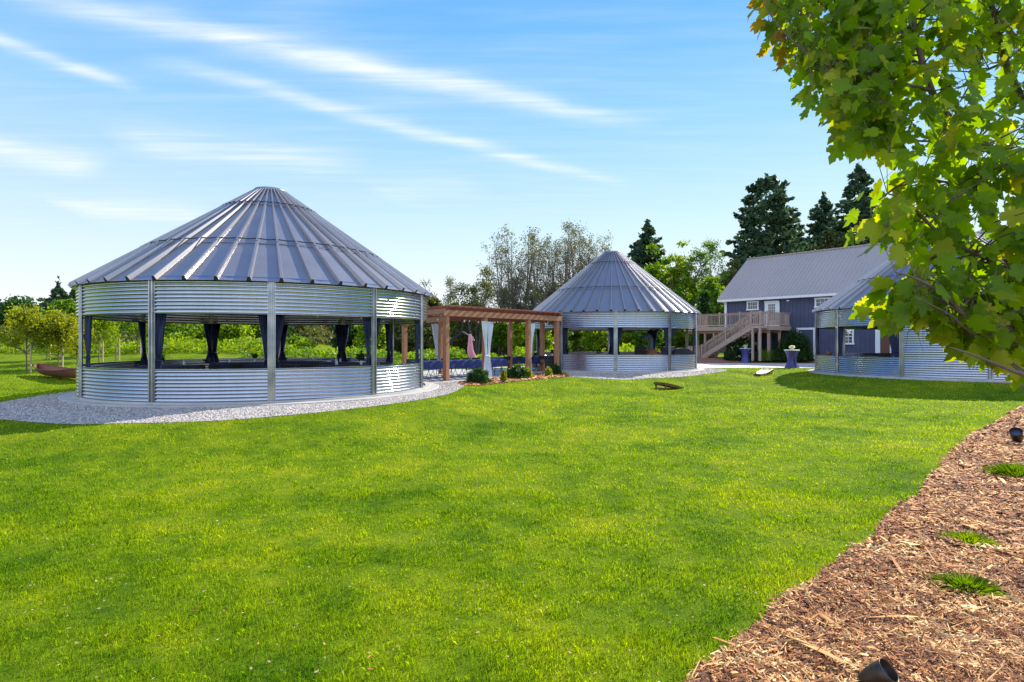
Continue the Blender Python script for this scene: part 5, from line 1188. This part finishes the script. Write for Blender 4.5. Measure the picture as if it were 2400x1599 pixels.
# landscape lights
def fixture(label, px, py, Z, s, axis):
    oc = P3(px, py, Z); ax = Vector(axis).normalized(); L_ = .15*s; t = thing('landscape_light', label, 'garden light', tuple(oc-ax*L_)); t.rotation_euler = ax.to_track_quat('Z', 'X').to_euler()
    prof = [(0, .0), (.030, .002), (.042, .02), (.049, .06), (.052, .11), (.053, .15), (.0505, .151), (.049, .146), (.046, .08)]
    b = MB(); b.lathe([(r*s, z*s) for r, z in prof], 36, cap=False); b.build('shade', bronze, t, True)
    b = MB(); b.lathe([(.0475*s, .112*s), (.03*s, .116*s), (0, .117*s)], 24, cap=False); b.build('lens', lens, t, True)
    b = MB(); b.tube([(0, 0, .03*s), tuple(t.rotation_euler.to_matrix().inverted() @ Vector((0, 0, -.22*s)))], .012*s, 8); b.build('stake', blackm, t); return t
fixture('bronze landscape light with open cup facing up in the mulch at the bottom edge', 2084, 1572, 3.40, 1.3, (.50, -.50, .70))
fixture('small black landscape light farther up the mulch bed at the right', 2381, 1012, 11.6, 2.0, (-.5, -.45, .65))
# rowboat, umbrella, black arch, rocks
bt = thing('rowboat', 'weathered brown rowboat lying on the grass left of the large pavilion', 'boat', (0, 0, 0))
xa, ya = G(86, 884); xb, yb = (-18.4, 26.2)
xa, ya = px_w(84, 28.0), 28.0; xb, yb = px_w(215, 24.4), 24.4
bv = Vector((xb-xa, yb-ya, 0)); bl = bv.length; bt.location = ((xa+xb)/2, (ya+yb)/2, 0); bt.rotation_euler = (0, 0, math.atan2(bv.y, bv.x))
b = MB(); ns, nr = 16, 9; vs = []; fs = []
for i in range(ns+1):
    q = i/ns*2-1; w = .58*(1-abs(q)**2.6)**.8+.01; top = .36+.20*abs(q)**2.2; keel = .02+.22*abs(q)**5
    for j in range(nr):
        a = (j/(nr-1)*2-1); vs.append((q*bl/2*(1.0-.05*(1-(1-abs(a)))), a*w, keel+(top-keel)*abs(a)**1.8))
for i in range(ns):
    for j in range(nr-1): fs.append((i*nr+j, (i+1)*nr+j, (i+1)*nr+j+1, i*nr+j+1))
b.add(vs, fs); hull = b.build('hull', rustm, bt, True)
for s_ in (0, nr-1):
    b = MB(); b.tube([vs[i*nr+s_] for i in range(ns+1)], .022, 5); b.build('gunwale', brownwood, bt)
for q in (-.4, .0, .4):
    b = MB(); b.box((q*bl/2, 0, .30), (.22, .98, .03)); b.build('bench', brownwood, bt)
Zu = 36.0; t = thing('patio_umbrella', 'closed pink patio umbrella behind the pergola tables', 'umbrella', (px_w(1102, Zu), Zu, 0))
b = MB(); b.tube([(0, 0, 0), (0, 0, 2.2)], .022, 8); b.build('pole', blackm, t)
b = MB(); nf = 48; prof = [(.03, 2.12), (.075, 2.0), (.10, 1.6), (.15, 1.1), (.21, .62)]; vs = []
for r, z in prof:
    for k in range(nf): a = 2*math.pi*k/nf; q = r*(1+.30*math.cos(8*a)); vs.append((q*math.cos(a)+(.12 if z < .8 else 0)*(1.0), q*math.sin(a), z))
b.add(vs, [(i*nf+k, i*nf+(k+1) % nf, (i+1)*nf+(k+1) % nf, (i+1)*nf+k) for i in range(4) for k in range(nf)]); b.build('canopy', pinkm, t, True)
b = MB(); b.lathe([(.0, 2.28), (.07, 2.24), (.085, 2.14), (.05, 2.10)], 10); b.build('finial', blackm, t)
b = MB(); b.lathe([(.28, 0), (.28, .06), (.05, .09)], 16); b.build('base', blackm, t)
Za = 40.0; t = thing('swing_frame', 'black gabled steel garden frame behind the pergola', 'garden frame', (0, 0, 0))
for dz in (0, 1.6):
    b = MB(); Zq = Za+dz; pl = [(1053, 862), (1053, 804), (1060, 795), (1083, 779), (1103, 791), (1108, 800), (1108, 862)]; b.tube([(px_w(x, Za), Zq, max(0.0, EYE+(800.5-y)/F*Za) if y < 850 else 0.0) for x, y in pl], .055, 6); b.build('arch', blackm, t)
b = MB(); b.tube([(px_w(1083, Za), Za, EYE+21.5/F*Za), (px_w(1083, Za), Za+1.6, EYE+21.5/F*Za)], .05, 6); b.tube([(px_w(1083, Za), Za, EYE+21.5/F*Za), (px_w(1083, Za), Za, EYE+60/F*Za)], .035, 6); b.build('ridge_bar', blackm, t)
rockm = mat('pale_rock', (.42, .38, .33), .9, noise=(3, (.28, .25, .22), .3), bump=(12, .6, .04))
for i, (px, py, s) in enumerate(((6, 822, .55), (18, 825, .6), (27, 829, .5), (-6, 826, .6), (12, 832, .45))):
    Z = 46; x = px_w(px, Z); bm = bmesh.new(); bmesh.ops.create_icosphere(bm, subdivisions=3, radius=s)
    for v_ in bm.verts:
        c = v_.co; f = 1+.22*math.sin(c.x*5+i)*math.sin(c.y*4+i*2)+.12*math.sin(c.z*9+i); v_.co = Vector((c.x*f*1.3, c.y*f, c.z*f*.7))
    me = bpy.data.meshes.new('rock'); bm.to_mesh(me); bm.free(); o = link('rock', me, rockm); o.location = (x, Z+i*.2, EYE+(800.5-py)/F*Z-.1)
    tag(o, ['pale rock at the left edge of the rock pile under the brown shrub', 'pale rock in the middle of the rock pile at the left edge', 'pale rock at the right end of the rock pile, nearest the golden maple', 'pale rock cut by the left frame edge', 'small pale rock in front of the pile at the left'][i], 'rock', 'pale rocks at the left edge')

# ------------------------------------------------------------ foreground maple
mp_ = thing('maple_tree', 'foreground maple with large lobed backlit leaves reaching in from the right', 'tree', (4.75, 4.35, -.4))
MO = Vector((4.75, 4.35, -.4))
limbs = []
def limb(pts, r0, r1, name='limb', parent=mp_):
    P = [P3(*q)-MO if len(q) == 3 else Vector(q[:3])-MO for q in pts]; o = []
    for i in range(len(P)-1):
        p0 = P[max(i-1, 0)]; p3 = P[min(i+2, len(P)-1)]
        for k in range(5): t_ = k/5; o.append(.5*((2*P[i])+(-p0+P[i+1])*t_+(2*p0-5*P[i]+4*P[i+1]-p3)*t_*t_+(-p0+3*P[i]-3*P[i+1]+p3)*t_**3))
    o.append(P[-1]); n_ = len(o); rs = [r0+(r1-r0)*i/(n_-1) for i in range(n_)]
    b = MB(); b.tube(o, rs, 8); b.build(name, bark, parent, True); limbs.append((np.array([tuple(v) for v in o]), np.array(rs)))
b = MB(); tk = [(0.05, 0.05, -.05), (0, 0, .6), (-.03, .02, 1.3), (-.05, 0, 2.2), (-.12, -.05, 3.2), (-.25, -.05, 4.3), (-.3, 0, 5.5)]; b.tube(tk, [.10, .082, .075, .066, .052, .035, .012], 12); b.build('trunk', bark, mp_, True)
limbs.append((np.array(tk), np.array([.08]*7)))
Tk = lambda z: Vector((MO.x-.03, MO.y, z))
def wl(z): return (MO.x-.04, MO.y, z, 0)
limb([wl(1.25), (2560, 640, 4.1), (2400, 420, 3.8), (2290, 328, 3.7), (2217, 269, 3.65), (2183, 213, 3.6), (2152, 107, 3.6), (2133, 0, 3.6), (2110, -120, 3.6)], .036, .010)
limb([wl(1.7), (2520, 420, 4.0), (2410, 260, 3.8), (2357, 146, 3.8), (2330, 40, 3.8), (2300, -120, 3.9)], .034, .012)
limb([wl(2.3), (2480, 240, 4.1), (2400, 115, 4.1), (2371, 81, 4.1), (2312, 0, 4.1), (2230, -130, 4.1)], .032, .012)
limb([wl(1.05), (2560, 800, 3.9), (2400, 782, 3.4), (2316, 757, 3.25), (2259, 738, 3.15), (2227, 706, 3.1), (2160, 660, 3.05), (2100, 640, 3.0)], .024, .004)
limb([(2400, 782, 3.4), (2370, 779, 3.35), (2300, 792, 3.2), (2259, 767, 3.15), (2224, 738, 3.1), (2150, 700, 3.0)], .010, .004)
limb([wl(.95), (2540, 930, 3.7), (2400, 880, 3.1), (2338, 856, 3.0), (2271, 830, 2.95), (2225, 815, 2.9)], .018, .003)
limb([wl(1.35), (2520, 700, 4.0), (2400, 640, 3.7), (2306, 604, 3.5), (2214, 559, 3.4), (2128, 476, 3.3), (2080, 455, 3.25)], .022, .004)
limb([(2183, 213, 3.6), (2080, 190, 3.5), (1990, 180, 3.45), (1905, 137, 3.4), (1840, 80, 3.4), (1796, 22, 3.4)], .012, .003)
limb([(2290, 328, 3.7), (2230, 330, 3.6), (2140, 330, 3.5), (2060, 300, 3.45)], .010, .004)
limb([(2400, 420, 3.8), (2330, 440, 3.6), (2230, 430, 3.5), (2140, 420, 3.4), (2060, 470, 3.4)], .012, .004)
limb([(2133, 0, 3.6), (2060, -40, 3.5), (1960, -60, 3.5), (1900, -60, 3.5)], .010, .004)
limb([(2357, 146, 3.8), (2290, 180, 3.7), (2250, 240, 3.6)], .009, .004)
outline = [(1768, 5), (1800, -60), (1900, -110), (2150, -130), (2380, -100), (2460, 0), (2480, 500), (2460, 880), (2420, 880), (2335, 842), (2300, 828), (2290, 815), (2245, 832), (2225, 800), (2172, 762), (2112, 768), (2098, 735), (2082, 718), (2098, 700), (2090, 668), (2130, 640), (2112, 612), (2152, 585), (2135, 560), (2068, 540), (2015, 476), (2072, 452), (2085, 398), (2060, 366), (2030, 345), (2010, 285), (1970, 268), (1945, 240), (1932, 200), (1890, 204), (1892, 162), (1855, 132), (1820, 90), (1792, 60)]
n = 1380; X = rng.uniform(1750, 2750, n); Y = rng.uniform(-300, 900, n); X[:260] = rng.uniform(1790, 2080, 260); Y[:260] = rng.uniform(-60, 300, 260); X[260:420] = rng.uniform(2070, 2400, 160); Y[260:420] = rng.uniform(630, 850, 160); k = inpoly(X, Y, outline); X, Y = X[k], Y[k]
D = 3.05+.6*rng.random(len(X))+.25*(np.clip(300-Y, 0, 300)/300)+.6*(np.clip(X-2250, 0, 500)/500)*rng.random(len(X))+.4*rng.random(len(X))**3
AN = np.stack([(X-1200)/F*D, D, EYE+(800.5-Y)/F*D], 1)-np.array(MO)
m2 = 150; a_ = rng.uniform(0, 2*np.pi, m2); q_ = rng.uniform(.3, 1.7, m2); zq = rng.uniform(2.2, 5.6, m2); B_ = np.stack([.5+q_*np.cos(a_)*(1-(zq-2.2)/6), .4+q_*np.sin(a_)*(1-(zq-2.2)/6), zq], 1)
bx, by = B_[:, 0]+MO.x, B_[:, 1]+MO.y; k = (bx/by*F+1200 > 2460) | (by < 1.5); AN = np.concatenate([AN, B_[k]]); X = np.concatenate([X, np.full(int(k.sum()), 2700.)]); Y = np.concatenate([Y, np.full(int(k.sum()), 0.)])
LP = np.concatenate([l[0] for l in limbs]); LR = np.concatenate([l[1] for l in limbs])
S = []; leafP = []; leafD = []; leafS = []; isred = []
for q, px, py in zip(AN, X, Y):
    d2 = ((LP-q)**2).sum(1)+ .05*(LP[:, 2] > q[2]); i = int(d2.argmin()); p0 = LP[i]; L_ = math.sqrt(((p0-q)**2).sum())
    mid_ = (p0+q)/2+np.array([0, 0, .06*L_])+rng.normal(0, .03, 3); r = min(.0065, LR[i]*.6)
    S.append((*p0, *mid_, r, r*.7)); S.append((*mid_, *q, r*.7, .0018)); dd = unit((q-mid_)[None])[0]
    nl = rng.integers(3, 7)
    for j in range(nl):
        f = rng.uniform(.45, 1); b0 = mid_+(q-mid_)*f; o = rng.normal(0, .055, 3)+[0, 0, -.03]; e = b0+o; S.append((*b0, *e, .0012, .0010)); leafP.append(e)
        dn = unit((o*6+dd*.5+np.array([rng.normal(0, .35), rng.normal(0, .35), -.75]))[None])[0]; leafD.append(dn)
        edge_ = px < 2010 and py < 260; leafS.append(rng.uniform(.06, .09) if edge_ else rng.uniform(.085, .145))
np_segs('twigs', S, bark, mp_, 4)
# lobed leaf outline, petiole at the origin, tip along +x
half = [(0, 0), (-.10, .13), (.02, .34), (.10, .30), (.13, .40), (.26, .30), (.34, .46), (.44, .44), (.47, .52), (.62, .40), (.56, .26), (.60, .17), (.74, .20), (.80, .14), (1.0, 0)]
T = [(.30, 0, .0)]+[(x, y, 0) for x, y in half]+[(x, -y, 0) for x, y in half[-2:0:-1]]
T = np.array(T); T[:, 2] = -.16*(T[:, 0]-.3)**2+.16*np.abs(T[:, 1])-.28*T[:, 1]**2+.02*np.sin(T[:, 0]*9+T[:, 1]*7); T[0, 2] = 0
m_ = len(T)-1; tris = [(0, 1+i, 1+(i+1) % m_) for i in range(m_)]
leafP = np.array(leafP); leafD = np.array(leafD); leafS = np.array(leafS); nL = len(leafP)
side = unit(np.cross(leafD, rdir(nL)+np.array([0, -.9, .3]))); nrm = np.cross(leafD, side); sc = leafS[:, None]
maplem = leaf_mat('maple_leaves', (.075, .175, .004), (.21, .34, .006), .66, (.40, .46, .010), scale=2.2, rough=.42)
young_litm = leaf_mat('young_sunlit_tip_leaves', (.16, .24, .010), (.38, .40, .02), .6, (.50, .42, .03), scale=3.0)
redm = leaf_mat('reddish_tip_leaves', (.22, .11, .02), (.46, .34, .03), .55, (.45, .36, .03), scale=3.0)
ty = ((leafP[:, 0]+MO.x)/(leafP[:, 1]+MO.y)*F+1200); tv = 800.5-(leafP[:, 2]+MO.z-EYE)/(leafP[:, 1]+MO.y)*F
# yellow outer and scattered leaves: young growth, with sunlit translucence painted into the colour
dmin = np.full(nL, 1e9)
for i in range(6, len(outline)):
    a = np.array(outline[i-1], float); c = np.array(outline[i], float); w = np.stack([ty, tv], 1)-a; e_ = c-a; u__ = np.clip((w@e_)/(e_@e_), 0, 1); dmin = np.minimum(dmin, np.linalg.norm(w-u__[:, None]*e_, axis=1))
yg = (rng.random(nL) < np.maximum(np.clip(1.0-dmin/70, 0, 1)*.6, .13)) 
rd_ = (ty < 1840) & (tv < 200) & (rng.random(nL) < .5); yg &= ~rd_
# the lowest boughs end in a ragged edge above the wall of the right pavilion
lim = np.interp(ty, [1990, 2050, 2078, 2110, 2200, 2232, 2300, 2400, 2470], [640, 750, 795, 750, 745, 800, 845, 850, 870])
keepL = (tv < lim) | (rng.random(nL) < .04)
yg &= keepL; rd_ &= keepL; mature = keepL & ~yg & ~rd_
for nm, msk, mm in (('leaves', mature, maplem), ('young_sunlit_leaves', yg, young_litm), ('reddish_leaves', rd_, redm)):
    np_tmpl(nm, T, tris, leafP[msk], leafD[msk]*sc[msk], side[msk]*sc[msk]*rng.uniform(.75, 1.05, (int(msk.sum()), 1)), nrm[msk]*sc[msk]*rng.uniform(-.4, 2.6, (int(msk.sum()), 1)), mm, mp_)
n = 900; Y = rng.uniform(2.8, 13, n)**1.0; X = rng.uniform(-.95, .95, n)*Y; k = ~inpoly(X, Y, mulch_near)&~inpoly(X, Y, gravel_big); X, Y = X[k], Y[k]; n = len(X)
Q = leaf_quads(np.stack([X, Y, terr_v(X, Y)+.030], 1), .016); Q[:, :, 2] = (Q[:, :, 2]-Q[:, :, 2].mean(1, keepdims=True))*.3+Q[:, :, 2].mean(1, keepdims=True)
tag(np_mesh('lawn_litter', Q, 4, leaf_mat('dry_leaf_bits', (.30, .20, .08), (.62, .52, .30), .2), None), 'tiny dry leaf bits scattered through the lawn grass', 'litter', kind='stuff')
# pale wood chips strewn on the lawn
ch = [(1912, 1255), (470, 1432), (455, 1440), (525, 1441), (1745, 1385), (865, 1553), (870, 1582), (2310, 962), (604, 1520), (1830, 1240), (250, 1500), (760, 1519)]
for i, (px, py) in enumerate(ch):
    x, y = G(px, py); b = MB(); L_ = random.uniform(.03, .06); b.box((0, 0, 0), (L_, .010, .003), random.uniform(0, 3), .15); o = b.build('wood_chip', chipm); o.location = (x, y, terr(x, y)+.024)
    loc_ = ['near the mulch edge at mid right', 'left of centre in the foreground, longer of a pair', 'left of centre in the foreground, lower of a pair', 'beside a dark grass patch in the foreground', 'close to the mulch edge near the bottom', 'reddish, near the bottom centre left', 'reddish, at the bottom edge', 'at the right tip of the lawn', 'in the lower left foreground', 'just left of the chip near the mulch edge', 'in the far lower left foreground', 'in the bottom centre foreground'][i]
    tag(o, 'wood chip lying on the lawn, '+loc_, 'wood chip', 'loose wood chips on the lawn')
